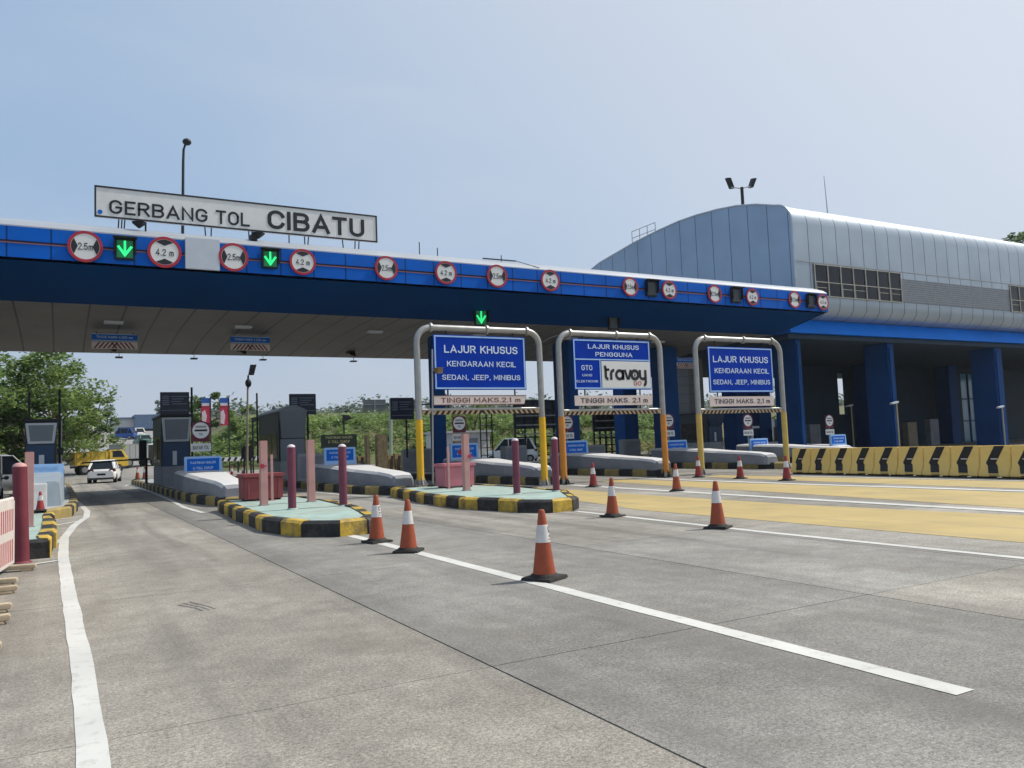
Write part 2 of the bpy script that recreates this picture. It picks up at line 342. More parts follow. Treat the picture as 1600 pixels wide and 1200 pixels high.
tag(tm.build('ground', gm, smooth=True), kind='structure')

# concrete plaza: separate cast slabs with open joints over a dark bed
def concrete():
    m = bpy.data.materials.new('slab_concrete'); m.use_nodes = True
    n = m.node_tree.nodes; L = m.node_tree.links; b = n['Principled BSDF']; b.inputs['Roughness'].default_value = .85; b.inputs['Specular IOR Level'].default_value = .25
    g = n.new('ShaderNodeNewGeometry'); pos = g.outputs['Position']
    def nz(sc, det, ro=.6, vec=None, dist=0):
        t = n.new('ShaderNodeTexNoise'); t.inputs['Scale'].default_value = sc; t.inputs['Detail'].default_value = det; t.inputs['Roughness'].default_value = ro; t.inputs['Distortion'].default_value = dist
        L.new(vec or pos, t.inputs['Vector']); return t.outputs[0]
    def mr(x, a, b_, c, d):
        t = n.new('ShaderNodeMapRange'); t.inputs[1].default_value = a; t.inputs[2].default_value = b_; t.inputs[3].default_value = c; t.inputs[4].default_value = d; L.new(x, t.inputs[0]); return t.outputs[0]
    def mul(a, b_):
        t = n.new('ShaderNodeMath'); t.operation = 'MULTIPLY'; L.new(a, t.inputs[0])
        if isinstance(b_, float): t.inputs[1].default_value = b_
        else: L.new(b_, t.inputs[1])
        return t.outputs[0]
    at = n.new('ShaderNodeAttribute'); at.attribute_name = 'tint'
    sp = n.new('ShaderNodeSeparateColor'); L.new(at.outputs['Color'], sp.inputs[0])
    tint = mr(sp.outputs[0], 0, 1, .80, 1.14)
    big = mr(nz(.32, 6, .65), .36, .66, .72, 1.14); mid = mr(nz(3.2, 7, .75), .34, .66, .82, 1.14); fine = mr(nz(40, 4, .8), .36, .64, .62, 1.34); peb = mr(nz(100, 2, .7), .36, .64, .72, 1.25)
    f = mul(mul(mul(tint, big), mul(mid, fine)), peb)
    base = n.new('ShaderNodeMixRGB'); base.inputs[1].default_value = (.322, .300, .258, 1); base.inputs[2].default_value = (.278, .270, .248, 1); L.new(sp.outputs[1], base.inputs[0])
    k = n.new('ShaderNodeMixRGB'); k.blend_type = 'MULTIPLY'; k.inputs[0].default_value = 1; L.new(base.outputs[0], k.inputs[1]); L.new(f, k.inputs[2]); c = k.outputs[0]
    # oil and rubber staining along the lanes: stretched noise
    mp = n.new('ShaderNodeMapping'); mp.inputs['Scale'].default_value = (1.3, .10, 1); L.new(pos, mp.inputs[0])
    st = mr(nz(1.0, 7, .6, mp.outputs[0], .4), .52, .72, 0, 1)
    mp2 = n.new('ShaderNodeMapping'); mp2.inputs['Scale'].default_value = (.6, .5, 1); L.new(pos, mp2.inputs[0])
    st2 = mr(nz(1.0, 8, .7, mp2.outputs[0], .8), .53, .72, 0, .6)
    stg = mul(st, mr(sp.outputs[2], 0, 1, .15, .75))
    for s_, cl in ((stg, (.075, .072, .068)), (st2, (.16, .14, .115))):
        k = n.new('ShaderNodeMixRGB'); k.inputs[2].default_value = (*cl, 1); L.new(s_, k.inputs[0]); L.new(c, k.inputs[1]); c = k.outputs[0]
    mp3 = n.new('ShaderNodeMapping'); mp3.inputs['Scale'].default_value = (2.0, .035, 1); L.new(pos, mp3.inputs[0])
    trk = mr(nz(1.0, 4, .55, mp3.outputs[0], .15), .50, .66, 0, .42)
    pit = mr(nz(9, 7, .85), .585, .66, 0, .5); pit2 = mr(nz(34, 4, .8), .60, .68, 0, .5); lite = mr(nz(15, 6, .8), .585, .68, 0, .35)
    for s_, cl in ((trk, (.15, .145, .135)), (pit, (.10, .095, .085)), (pit2, (.09, .085, .078)), (lite, (.42, .40, .36))):
        k = n.new('ShaderNodeMixRGB'); k.inputs[2].default_value = (*cl, 1); L.new(s_, k.inputs[0]); L.new(c, k.inputs[1]); c = k.outputs[0]
    # rubber worn into the wheel paths of the lanes
    xy = n.new('ShaderNodeSeparateXYZ'); L.new(pos, xy.inputs[0]); tot = None
    for lc in (1.95, 7.25, 12.2, 17.6, 22.6):
        d0 = n.new('ShaderNodeMath'); d0.operation = 'SUBTRACT'; L.new(xy.outputs[0], d0.inputs[0]); d0.inputs[1].default_value = lc
        d1 = n.new('ShaderNodeMath'); d1.operation = 'ABSOLUTE'; L.new(d0.outputs[0], d1.inputs[0])
        d2 = n.new('ShaderNodeMath'); d2.operation = 'SUBTRACT'; L.new(d1.outputs[0], d2.inputs[0]); d2.inputs[1].default_value = .74
        d3 = n.new('ShaderNodeMath'); d3.operation = 'ABSOLUTE'; L.new(d2.outputs[0], d3.inputs[0]); v_ = mr(d3.outputs[0], .08, .42, 1, 0)
        if tot is None: tot = v_
        else:
            ad0 = n.new('ShaderNodeMath'); ad0.operation = 'MAXIMUM'; L.new(tot, ad0.inputs[0]); L.new(v_, ad0.inputs[1]); tot = ad0.outputs[0]
    mp4 = n.new('ShaderNodeMapping'); mp4.inputs['Scale'].default_value = (1.6, .22, 1); L.new(pos, mp4.inputs[0])
    wp = mul(mul(tot, mr(nz(1.0, 6, .65, mp4.outputs[0], .5), .34, .62, .15, 1)), mr(xy.outputs[1], 6, 20, .10, .55))
    k = n.new('ShaderNodeMixRGB'); k.inputs[2].default_value = (.105, .10, .095, 1); L.new(wp, k.inputs[0]); L.new(c, k.inputs[1]); c = k.outputs[0]
    # fine hair cracks
    vo = n.new('ShaderNodeTexVoronoi'); vo.feature = 'DISTANCE_TO_EDGE'; vo.inputs['Scale'].default_value = .22
    nv = n.new('ShaderNodeTexNoise'); nv.inputs['Scale'].default_value = .9; nv.inputs['Detail'].default_value = 6; L.new(pos, nv.inputs[0])
    ad = n.new('ShaderNodeMixRGB'); ad.blend_type = 'ADD'; ad.inputs[0].default_value = .9; L.new(pos, ad.inputs[1]); L.new(nv.outputs[1], ad.inputs[2]); L.new(ad.outputs[0], vo.inputs['Vector'])
    cr = mr(vo.outputs['Distance'], 0, .0018, .22, 0)
    k = n.new('ShaderNodeMixRGB'); k.inputs[2].default_value = (.06, .055, .05, 1); L.new(cr, k.inputs[0]); L.new(c, k.inputs[1]); c = k.outputs[0]
    L.new(c, b.inputs['Base Color'])
    bp = n.new('ShaderNodeBump'); bp.inputs['Strength'].default_value = .55; bp.inputs['Distance'].default_value = .008; L.new(nz(55, 5, .7), bp.inputs['Height']); L.new(bp.outputs[0], b.inputs['Normal'])
    return m
M['slab'] = concrete()
XL = [-40, -34, -28, -22, -16, -11, -6.2, -2.4, 2.56, 6.45, 9.2, 12.9, 16.4, 20.2, 24, 28, 32, 36.5, 41, 46, 52, 58, 64, 70, 77, 84, 92, 100]
YL = [-30, -25, -20, -15, -10, -5, 0.2, 4.98, 9.77, 14.4, 19.2, 24, 29, 34, 39, 44, 49, 54, 59, 64, 69, 74, 79]
rm = MB(); tints = []
for i in range(len(XL) - 1):
    lane_stain = 1.0 if XL[i] in (-2.4, 6.45, 9.2, 16.4, 20.2) else .35
    for j in range(len(YL) - 1):
        g, gy = .008, .0045
        ex = rnd.uniform(-.003, .003)
        rm.box(XL[i] + g, XL[i + 1] - g, YL[j] + gy + ex, YL[j + 1] - gy + ex, -.03, 0)
        t = rnd.random(); u = rnd.random(); stn = lane_stain * (1 if YL[j] > 13 else .55)
        if XL[i] == 2.56: t = .18 + .2 * t; u = .9
        if XL[i] == -2.4: t = .45 + .3 * t; u = .15
        if XL[i] == 6.45: t = .75 + .25 * t
        tints += [(t, u, stn, 1)] * 6
ro = rm.build('road', 'slab'); tag(ro, kind='structure')
ca = ro.data.attributes.new('tint', 'FLOAT_COLOR', 'FACE')
for i, t in enumerate(tints): ca.data[i].color = t
rb = MB().box(-40, 100, -30, 79, -.05, -.022).build('road_bed', P('joint_bed', (.075, .068, .058), .95)); tag(rb, kind='structure')
# access road climbing beyond the plaza
am = MB(); yy = 76
while yy < 330:
    y2 = yy + 6; a, b_ = road_x(yy), road_x(y2); wd = 5.5; wl = 9.5
    am.quad((a - wl, yy, road_z(yy) + .12 * sstep(78, 84, yy)), (a + wd, yy, road_z(yy) + .12 * sstep(78, 84, yy)), (b_ + wd, y2, road_z(y2) + .12 * sstep(78, 84, y2)), (b_ - wl, y2, road_z(y2) + .12 * sstep(78, 84, y2))); yy = y2
tag(am.build('access_road', P('grey_asphalt', (.24, .235, .23), .9, 0, .15, .6, world=True)), kind='structure')

# painted markings, 4 mm sheets
def paint(name, rgb, under=(.26, .25, .23), wear=.5, sc=6, st=(1, 1, 1)):
    m = bpy.data.materials.new(name); m.use_nodes = True; n = m.node_tree.nodes; L = m.node_tree.links; b = n['Principled BSDF']; b.inputs['Roughness'].default_value = .7
    g = n.new('ShaderNodeNewGeometry')
    t = n.new('ShaderNodeTexNoise'); t.inputs['Scale'].default_value = sc; t.inputs['Detail'].default_value = 9; t.inputs['Roughness'].default_value = .75; mp = n.new('ShaderNodeMapping'); mp.inputs['Scale'].default_value = st; L.new(g.outputs['Position'], mp.inputs[0]); L.new(mp.outputs[0], t.inputs[0])
    r_ = n.new('ShaderNodeMapRange'); r_.inputs[1].default_value = .52; r_.inputs[2].default_value = .66; r_.inputs[4].default_value = wear; L.new(t.outputs[0], r_.inputs[0])
    t2 = n.new('ShaderNodeTexNoise'); t2.inputs['Scale'].default_value = .8; t2.inputs['Detail'].default_value = 4; L.new(g.outputs['Position'], t2.inputs[0])
    r2 = n.new('ShaderNodeMapRange'); r2.inputs[1].default_value = .3; r2.inputs[2].default_value = .7; r2.inputs[3].default_value = .86; r2.inputs[4].default_value = 1.08; L.new(t2.outputs[0], r2.inputs[0])
    k = n.new('ShaderNodeMixRGB'); k.inputs[1].default_value = (*rgb, 1); k.inputs[2].default_value = (*under, 1); L.new(r_.outputs[0], k.inputs[0])
    k2 = n.new('ShaderNodeMixRGB'); k2.blend_type = 'MULTIPLY'; k2.inputs[0].default_value = 1; L.new(k.outputs[0], k2.inputs[1]); L.new(r2.outputs[0], k2.inputs[2]); L.new(k2.outputs[0], b.inputs['Base Color']); return m
M['linewhite'] = paint('line_white', (.56, .56, .53), wear=.5, sc=7); M['lineyellow'] = paint('line_yellow', (.43, .325, .125), under=(.24, .205, .14), wear=.8, sc=2.2, st=(2.2, .16, 1))
def strip(mb, pts, w, z, step=.35, jit=.006):
    P_ = []
    for a, b_ in zip(pts, pts[1:]):
        a = Vector(a); b_ = Vector(b_); k = max(1, int((b_ - a).length / step))
        P_ += [a.lerp(b_, i / k) for i in range(k)]
    P_.append(Vector(pts[-1])); L_ = []
    for i, p in enumerate(P_):
        d = (P_[min(i + 1, len(P_) - 1)] - P_[max(i - 1, 0)]).normalized(); nn = Vector((-d.y, d.x)); ww = w[0] + (w[1] - w[0]) * i / len(P_) if isinstance(w, tuple) else w
        L_.append((p + nn * (ww / 2 + rnd.uniform(-jit, jit)), p - nn * (ww / 2 + rnd.uniform(-jit, jit))))
    for (a, b_), (c, d) in zip(L_, L_[1:]): mb.quad((b_.x, b_.y, z), (d.x, d.y, z), (c.x, c.y, z), (a.x, a.y, z))
lm = MB()
strip(lm, [(.18, -3), (.15, 4.6), (.15, 6.5), (.10, 10.5), (.055, 14.7), (.09, 18.3), (.30, 21.5), (.62, 24.2), (.72, 27), (.66, 30), (.5, 36), (.33, 47), (.3, 53)], (.145, .17), .004)
strip(lm, [(4.46, 2.85), (4.47, 14.2)], .17, .004)
strip(lm, [(9.40, -2), (9.42, 9), (9.68, 14.6)], .15, .004)
strip(lm, [(14.25, -2), (14.35, 8), (14.6, 13), (15.2, 21.3), (15.35, 23.5)], .30, .008)
strip(lm, [(18.75, -2), (18.75, 10), (18.8, 16.2), (19.2, 24.8)], .34, .008)
strip(lm, [(22.3, -2), (22.1, 12), (22.2, 19.5)], .2, .008)
for a, b_ in [((-.75, 13.72), (-.02, 14.15)), ((-.12, 16.85), (.02, 17.9)), ((-.12, 21.85), (.42, 22.9)), ((-.1, 24.0), (.55, 24.7)), ((3.15, 49.5), (3.65, 52.6)), ((3.65, 52.6), (4.3, 51))]: strip(lm, [a, b_], .13, .008 if a[0] < 1 else .004)
strip(lm, [(3.55, 52), (3.5, 38), (3.35, 30), (3.2, 25.5), (3.3, 22.6)], .14, .008)
strip(lm, [(8.25, 30), (8.35, 26.2), (8.9, 23.8)], .14, .004); strip(lm, [(3.9, 23.6), (5.6, 24.2)], .12, .004)
strip(lm, [(13.9, 28), (14.1, 25), (14.9, 23.6), (15.5, 23.9)], .14, .004)
tag(lm.build('lane_marking', 'linewhite'), kind='structure')
tk_ = MB()
for x0, y0, n_, L_ in ((1.05, 8.95, 3, .5),):
    for k in range(n_): strip(tk_, [(x0 + .06 * k, y0 + .05 * k), (x0 + .06 * k + L_ * .25, y0 - L_ * .6), (x0 + .06 * k + L_ * .33, y0 - L_)], (.03, .012), .003, .12, .006)
tag(tk_.build('tyre_marking', P('rubber_mark', (.135, .128, .118), .9, 0, .35, 30)), kind='structure')
ym = MB()
def band(L_, R_):
    for (a, b_), (c, d) in zip(zip(L_, L_[1:]), zip(R_, R_[1:])):
        k = 8
        for i in range(k):
            A = Vector(a).lerp(Vector(b_), i / k); B = Vector(a).lerp(Vector(b_), (i + 1) / k); C_ = Vector(c).lerp(Vector(d), i / k); D = Vector(c).lerp(Vector(d), (i + 1) / k)
            ym.quad((A.x, A.y, .004), (C_.x, C_.y, .004), (D.x, D.y, .004), (B.x, B.y, .004))
band([(10.6, -2), (10.65, 5.9), (10.68, 13.7), (11.4, 17), (13.2, 22.6)], [(13.8, -2), (13.8, 7.5), (13.45, 11.7), (13.6, 17), (14.0, 22.6)])
band([(14.75, -2), (14.95, 8.2), (15.8, 13.7), (16.7, 20.5), (17.3, 24.5)], [(18.3, -2), (18.4, 10), (18.6, 16.2), (18.5, 21), (18.5, 24.6)])
band([(19.4, -2), (19.5, 10.8), (20.2, 18.2), (20.9, 23)], [(21.9, -2), (21.9, 11.9), (21.9, 19.5), (21.9, 23)])
tag(ym.build('rumble_marking', 'lineyellow'), kind='structure')
# ================================================================== CANOPY
CX0, CX1 = -34.0, 35.95
cano = thing('toll_canopy', (0, 29, 0), 'long blue and silver toll plaza canopy spanning all the lanes', 'canopy')
def sheet(mb, prof, x0, x1, step=2.4):
    k = max(1, int((x1 - x0) / step))
    for (a, b_) in zip(prof, prof[1:]):
        for i in range(k):
            xa = x0 + (x1 - x0) * i / k; xb = x0 + (x1 - x0) * (i + 1) / k
            mb.quad((xa, *a), (xb, *a), (xb, *b_), (xa, *b_))
roofp = [(29.0, 8.9), (29.25, 9.08), (29.9, 9.32), (31.2, 9.55), (33.5, 9.75), (36.5, 9.75), (40, 9.3), (43.0, 7.3)]
m_ = MB(); m_.prism(roofp + [(42.8, 7.1), (29.0, 8.86)], CX0, CX1, 'X'); m_.build('roof', 'silverroof', cano, smooth=True)
m_ = MB(); m_.box(CX0, CX1, 29.0, 29.4, 8.42, 8.86); m_.build('fascia', 'blue', cano)
m_ = MB(); m_.box(CX0, CX1, 29.0, 29.4, 7.88, 8.36); m_.build('fascia', 'blue', cano)
m_ = MB(); m_.box(CX0, CX1 - .02, 29.03, 29.38, 8.36, 8.42); m_.build('fascia_channel', P('channel', (.03, .02, .03), .6), cano)
m_ = MB(); m_.box(CX0, CX1 - .02, 28.985, 29.0, 8.325, 8.352); m_.build('neon_strip', P('neon_strip', (.30, .11, .08), .5), cano)
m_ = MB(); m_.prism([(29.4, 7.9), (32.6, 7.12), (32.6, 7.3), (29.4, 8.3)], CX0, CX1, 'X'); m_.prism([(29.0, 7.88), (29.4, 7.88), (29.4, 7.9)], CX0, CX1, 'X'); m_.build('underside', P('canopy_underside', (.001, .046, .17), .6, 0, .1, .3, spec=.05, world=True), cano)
m_ = MB()
sof = [(32.6, 7.12), (34.5, 7.08), (36.5, 7.03), (38.5, 6.95), (40.5, 6.80), (42.8, 6.56), (42.8, 7.1)]
m_.prism(sof + [(40.0, 7.3), (32.6, 7.3)], CX0, CX1 - .3, 'X'); m_.build('soffit', 'soffit', cano, smooth=True)
m_ = MB(); m_.prism([(29.02, 7.9), (32.6, 7.15), (42.8, 7.0), (40, 9.25), (36.5, 9.7), (33.5, 9.7), (31.2, 9.5), (29.02, 8.84)], CX1, CX1 + .03, 'X'); m_.build('end_panel', 'navy', cano)
m_ = MB(); m_.box(3.72, 4.84, 28.9, 28.998, 7.87, 8.95); m_.build('cover_panel', P('cover_panel', (.48, .53, .60), .6, 0, .04), cano, bevel=.01)
for x in (1.9, 6.95, 12.95, 18.4, 24, 30):
    m_ = MB(); m_.box(x - .35, x + .35, 35.8, 36.2, 6.96, 7.06); m_.build('soffit_lamp', 'framegrey', cano)
for x in (2.1, 7.9, 13.5, 19): 
    m_ = MB(); m_.box(x - .2, x + .2, 41.2, 41.5, 6.60, 6.74); m_.tube([(x, 41.3, 6.62), (x + .1, 41.0, 6.5)], .09, 8); m_.build('soffit_camera', 'iron', cano)
for x in (-2.6, 2.5, 5.9, 9.3, 14.2, 19.8):
    m_ = MB(); m_.box(x - .16, x + .16, 42.86, 43.2, 6.36, 6.42); m_.tube([(x, 43.0, 6.42), (x, 43.0, 7.2)], .015, 6); m_.build('edge_lamp', 'iron', cano)
# canopy piers on the islands
def pier(x0, x1, y0, y1, m1='navy'):
    p = MB(); p.box(x0, x1, y0, y1, .18, 6.9); return p.build('pier', m1, cano, bevel=.03)
pier(15.83, 16.5, 36, 36.45); pier(23.75, 24.35, 36, 37.5); pier(31.0, 32.2, 37.0, 38.0)
# roof clutter
for x, h in ((12.8, .35), (13.6, .18), (16.6, .12)):
    m_ = MB(); m_.tube([(x, 30.0, 9.3), (x, 30.0, 9.5 + h)], .02, 6); m_.build('roof_rod', 'iron', cano)
m_ = MB(); m_.tube([(15.6, 29.8, 9.36), (17.2, 29.8, 9.37)], .03, 6); m_.tube([(17.2, 29.8, 9.37), (17.9, 29.0, 8.95)], .015, 5); m_.build('roof_cable', 'iron', cano)
for x in (2.35, 6.3):
    m_ = MB(); m_.lathe([(.03, 0), (.22, .16), (.24, .2)], (x, 29.6, 9.3), 12); m_.box(x - .3, x - .05, 29.5, 29.7, 9.22, 9.4) if x > 5 else m_.tube([(x + .2, 29.6, 9.2), (x + .2, 29.6, 9.5)], .03, 6); m_.build('floodlight', 'iron', cano)

# main name sign standing on the canopy
sg = thing('name_sign', (6, 29.8, 9.1), 'long white sign reading GERBANG TOL CIBATU on the canopy roof', 'sign')
MB().box(1.0, 10.94, 29.82, 29.92, 9.62, 10.70).build('board', 'signwhite', sg, bevel=.01)
m_ = MB()
for a in ((1.0, 10.94, 9.62, 9.675), (1.0, 10.94, 10.645, 10.70), (1.0, 1.055, 9.675, 10.645), (10.885, 10.94, 9.675, 10.645)): m_.box(a[0], a[1], 29.80, 29.819, a[2], a[3])
m_.build('border', 'letter', sg)
MB().text('GERBANG', 3.02, 10.02, 3.15, .56, 29.812, bold=.012).build('lettering', 'letter', sg); MB().text('TOL', 5.46, 10.02, 1.18, .50, 29.812, bold=.012).build('lettering', 'letter', sg)
m_ = MB(); m_.text('CIBATU', 8.55, 10.16, 3.72, .80, 29.812, tk=.175); m_.build('lettering', 'letter', sg)
MB().disc(1.17, 29.80, 9.80, .075, .012).build('bolt', 'infoblue', sg)
for x in (1.72, 1.82, 1.9, 4.55, 4.72, 6.05, 6.14, 7.5, 8.1, 8.2, 9.6, 10.05, 10.2):
    MB().tube([(x, 29.95, 9.2), (x + rnd.uniform(-.04, .04), 29.95, 9.64)], .022, 6).build('support_leg', 'iron', sg)
# mast lamp on the canopy
t = thing('roof_lamp_post', (4.05, 33, 9.6), 'tall thin lamp post rising behind the GERBANG TOL sign', 'lamp post')
MB().tube([(4.15, 33, 9.5), (4.2, 33, 13.0), (4.22, 33, 13.5)], [.06, .05, .045], 8).build('pole', 'iron', t, smooth=True)
m_ = MB(); m_.ball((4.33, 32.9, 13.78), .17, 10, 7, .8); m_.tube([(4.22, 33, 13.5), (4.28, 32.95, 13.7)], .04, 6); m_.build('lamp_head', 'iron', t, smooth=True)

# limit signs on the fascia
SX = [(.71, 8.36, .51), (3.07, 8.37, .53), (5.30, 8.38, .50), (7.72, 8.40, .48), (10.94, 8.41, .47), (13.45, 8.41, .47), (15.77, 8.43, .48), (18.36, 8.42, .47), (22.65, 8.41, .44), (24.94, 8.40, .44), (27.78, 8.38, .44), (30.31, 8.37, .43), (33.33, 8.40, .44), (35.48, 8.38, .43)]
where = ['first from the left end', 'left of the blank white panel', 'right of the blank white panel', 'under the last letters of the name sign', 'third width sign from the left', 'left of the hanging green arrow', 'right of the hanging green arrow', 'above the gap between the first two gantries', 'above the travoy gantry, left of a dark signal box', 'above the travoy gantry, right of a dark signal box', 'left of the middle dark signal box', 'right of the middle dark signal box', 'left of the last dark signal box', 'at the very right tip of the canopy']
def limit_sign(k, tall):
    x, z, r = 0, 0, .47; t = thing('limit_sign', (0, 28.9, 0), 'x', 'road sign', 'round limit signs on the canopy fascia'); y = 28.9
    MB().disc(x, y, z, r * .97, .03).build('face', 'signwhite', t); MB().ring(x, y - .012, z, r * .83, r, .05).build('rim', 'signred', t, smooth=True)
    q = r * .80
    def seg(c, a):   # dark wedge against the rim
        pts = [(q * math.cos(c + a * i / 4), q * math.sin(c + a * i / 4)) for i in range(-4, 5)]; pts.append((q * .52 * math.cos(c), q * .52 * math.sin(c)))
        MB().prism(pts, y - .008, y - .001, 'Y').build('pointer', 'letter', t)
    for c in ((R(90), R(270)) if tall else (0, math.pi)): seg(c, R(38))
    m_ = MB(); m_.text('4.2 m' if tall else '2.5m', 0, .0, r * (1.08 if tall else .86), r * .46, y - .002, tk=.125); m_.build('lettering', 'letter', t); return t
protoN, protoT = limit_sign(0, False), limit_sign(0, True)
for i, (x, z, r) in enumerate(SX):
    tall = i % 2 == 1
    o = place(protoT if tall else protoN, (x, 28.9, z), f"round {'4.2 m' if tall else '2.5m'} limit sign, {where[i]}", first=i < 2); o.scale = (r / .47,) * 3

# lane signals
def signal(lit, x, y, z, s, label, group):
    t = thing('lane_signal', (x, y, z), label, 'lane signal', group)
    m_ = MB(); m_.box(x - .3 * s, x + .3 * s, y + .02, y + .12, z - .36 * s, z + .36 * s); m_.build('housing', 'iron', t, bevel=.015)
    m_ = MB(); m_.box(x - .36 * s, x + .36 * s, y - .22, y + .02, z + .33 * s, z + .37 * s); m_.box(x - .33 * s, x - .30 * s, y - .12, y + .02, z - .2 * s, z + .33 * s); m_.box(x + .30 * s, x + .33 * s, y - .12, y + .02, z - .2 * s, z + .33 * s); m_.build('visor', 'iron', t)
    MB().box(x - .24 * s, x + .24 * s, y + .005, y + .018, z - .3 * s, z + .27 * s).build('lens', 'green_glow' if lit else P('dead_lens', (.035, .045, .05), .25), t)
    if lit:
        m_ = MB(); q = .012
        m_.prism([(x - .035 * s, z + .26 * s), (x + .035 * s, z + .26 * s), (x + .035 * s, z - .1 * s), (x - .035 * s, z - .1 * s)], y - q, y, 'Y')
        m_.prism([(x - .24 * s, z + .06 * s), (x - .17 * s, z + .1 * s), (x, z - .15 * s), (x + .17 * s, z + .1 * s), (x + .24 * s, z + .06 * s), (x, z - .28 * s)], y - q * .9, y + .001, 'Y')
        m_.build('arrow', 'green_led', t)
    return t
signal(1, 1.86, 28.86, 8.38, 1.0, 'lit green arrow signal between the leftmost pair of limit signs', 'lane signals')
signal(1, 6.55, 28.86, 8.42, .95, 'lit green arrow signal under CIBATU, right of the blank white panel', 'lane signals')
signal(1, 16.25, 31.4, 7.12, 1.05, 'lit green arrow signal hanging above the first blue gantry sign', 'lane signals')
signal(0, 23.48, 31.4, 7.2, 1.0, 'unlit dark signal box hanging above the travoy sign', 'lane signals')
signal(0, 23.87, 28.86, 8.41, 1.05, 'unlit square signal on the fascia, leftmost of the three dark ones', 'lane signals')
signal(0, 29.18, 28.86, 8.39, 1.05, 'unlit square signal on the fascia, middle of the three dark ones', 'lane signals')
signal(0, 34.54, 28.86, 8.38, 1.0, 'unlit square signal on the fascia, nearest the canopy tip', 'lane signals')
# height warning boards hanging under the canopy
for x, z, y, lab in ((2.05, 6.5, 38.0, 'blue and striped height board hanging over the leftmost lane'), (7.66, 6.56, 38.0, 'blue and striped height board hanging over the second lane from left'), (33.3, 5.98, 37.4, 'blue and striped height board hanging behind the right gantry')):
    t = thing('height_board', (x, y, z), lab, 'sign', 'height boards under the canopy')
    MB().box(x - .88, x + .88, y, y + .05, z + .02, z + .32).build('board', 'infoblue', t)
    m_ = MB(); m_.text('TINGGI MAKS 4.200 mm', x, z + .18, 1.4, .12, y - .002); m_.box(x - .86, x + .86, y - .006, y - .001, z + .295, z + .315); m_.box(x - .86, x + .86, y - .006, y - .001, z + .025, z + .045); m_.build('lettering', 'lettwht', t)
    MB().box(x - .88, x + .88, y, y + .05, z - .32, z - .02).build('chevron_board', 'pinkwhite', t)
    m_ = MB()
    for k in range(-5, 5):
        s_ = 1 if k < 0 else -1; a = x + k * .17 + .04
        m_.prism([(a, z - .3), (a + .07, z - .3), (a + .07 + s_ * .2, z - .04), (a + s_ * .2, z - .04)], y - .006, y - .001, 'Y')
    m_.build('chevron', 'maroon', t)
    for q in (-.7, .7): MB().tube([(x + q, y + .03, z + .3), (x + q, y + .03, 6.9)], .02, 6).build('hanger', 'iron', t)

# ================================================================== OFFICE BUILDING over the right lanes
bd = thing('toll_office', (37, 32, 0), 'silver curved office block with blue columns at the right end', 'building')
BX0, BX1 = 37.05, 96.0
arc = [(32.0 + 1.15 * (1 - math.cos(R(a))), 13.7 + 1.25 * math.sin(R(a))) for a in range(0, 80, 13)]
low = [(33.3, 8.16), (32.75, 8.22), (32.3, 8.42), (32.06, 8.75), (32.0, 9.2)]
top = [(33.1, 14.97), (34.6, 15.46), (36.2, 15.82), (37.9, 16.05), (39.8, 16.2), (41.6, 16.25), (44, 16.15), (46.6, 15.95), (51, 15.4), (55, 14.4), (57, 13.2), (57, 8.16)]
prof = low + arc + top
m_ = MB(); m_.prism(prof, BX0 + .12, BX1, 'X'); body = m_.build('cladding', 'silver', bd, smooth=True)
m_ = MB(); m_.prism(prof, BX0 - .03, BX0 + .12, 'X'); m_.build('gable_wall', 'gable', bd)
# rolled edge trim along the gable
m_ = MB(); m_.tube([(BX0 + .0, y - (.03 if y < 33 else 0), z + .02) for y, z in low[2:] + arc + top[:-2]], .07, 6); m_.build('edge_trim', P('silver_trim', (.46, .49, .52), .35, .5), bd, smooth=True)
for x0, x1, nm, lab in ((38.65, 46.6, 7, None), (58.8, 66.6, 7, None)):
    wn = MB().box(x0, x1, 31.96, 32.02, 9.47, 11.38).build('window', 'glass', bd)
    f = MB(); k = nm
    for i in range(k + 1): xx = x0 + (x1 - x0) * i / k; f.box(xx - .028, xx + .028, 31.90, 31.955, 9.47, 11.38)
    for z in (9.47, 10.3, 11.34): f.box(x0, x1, 31.91, 31.957, z - .022, z + .022)
    for i in range(k):
        if i % 3 != 1: xx = x0 + (x1 - x0) * i / k; f.box(xx + .12, xx + .15, 31.94, 31.958, 9.5, 10.28); f.box(xx + .1, xx + (x1 - x0) / k - .1, 31.94, 31.958, 9.96, 9.99)
    f.build('window_frame', 'winframe', wn)
MB().box(46.65, 58.7, 31.95, 32.02, 9.5, 11.0).build('louvre_panel', 'louvre', bd)
MB().box(46.6, 58.75, 31.96, 32.03, 11.0, 11.38).build('lintel_panel', 'silver', bd)
m_ = MB(); m_.box(BX0, BX1, 31.97, 31.995, 11.43, 11.47); m_.build('drip_line', 'chrome', bd)
m_ = MB(); m_.prism([(32.9, 8.18), (33.6, 8.18), (33.6, 7.25), (32.35, 7.3)], BX0 - .2, BX1, 'X'); m_.build('blue_band', P('band_blue', (.001, .155, .60), .55, 0, .1, .5, spec=.1, world=True), bd)
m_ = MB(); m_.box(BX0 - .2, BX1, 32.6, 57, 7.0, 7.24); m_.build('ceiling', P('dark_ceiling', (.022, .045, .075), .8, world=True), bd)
for x, w_ in ((37.75, .48), (46.2, .6), (57.95, .95), (70, .9)):
    m_ = MB(); m_.box(x, x + w_, 32.95, 34.7, 0, 7.0); m_.box(x + w_ * .15, x + w_ * .55, 32.87, 32.95, 0, 6.7); m_.build('column', 'navy', bd, bevel=.02)
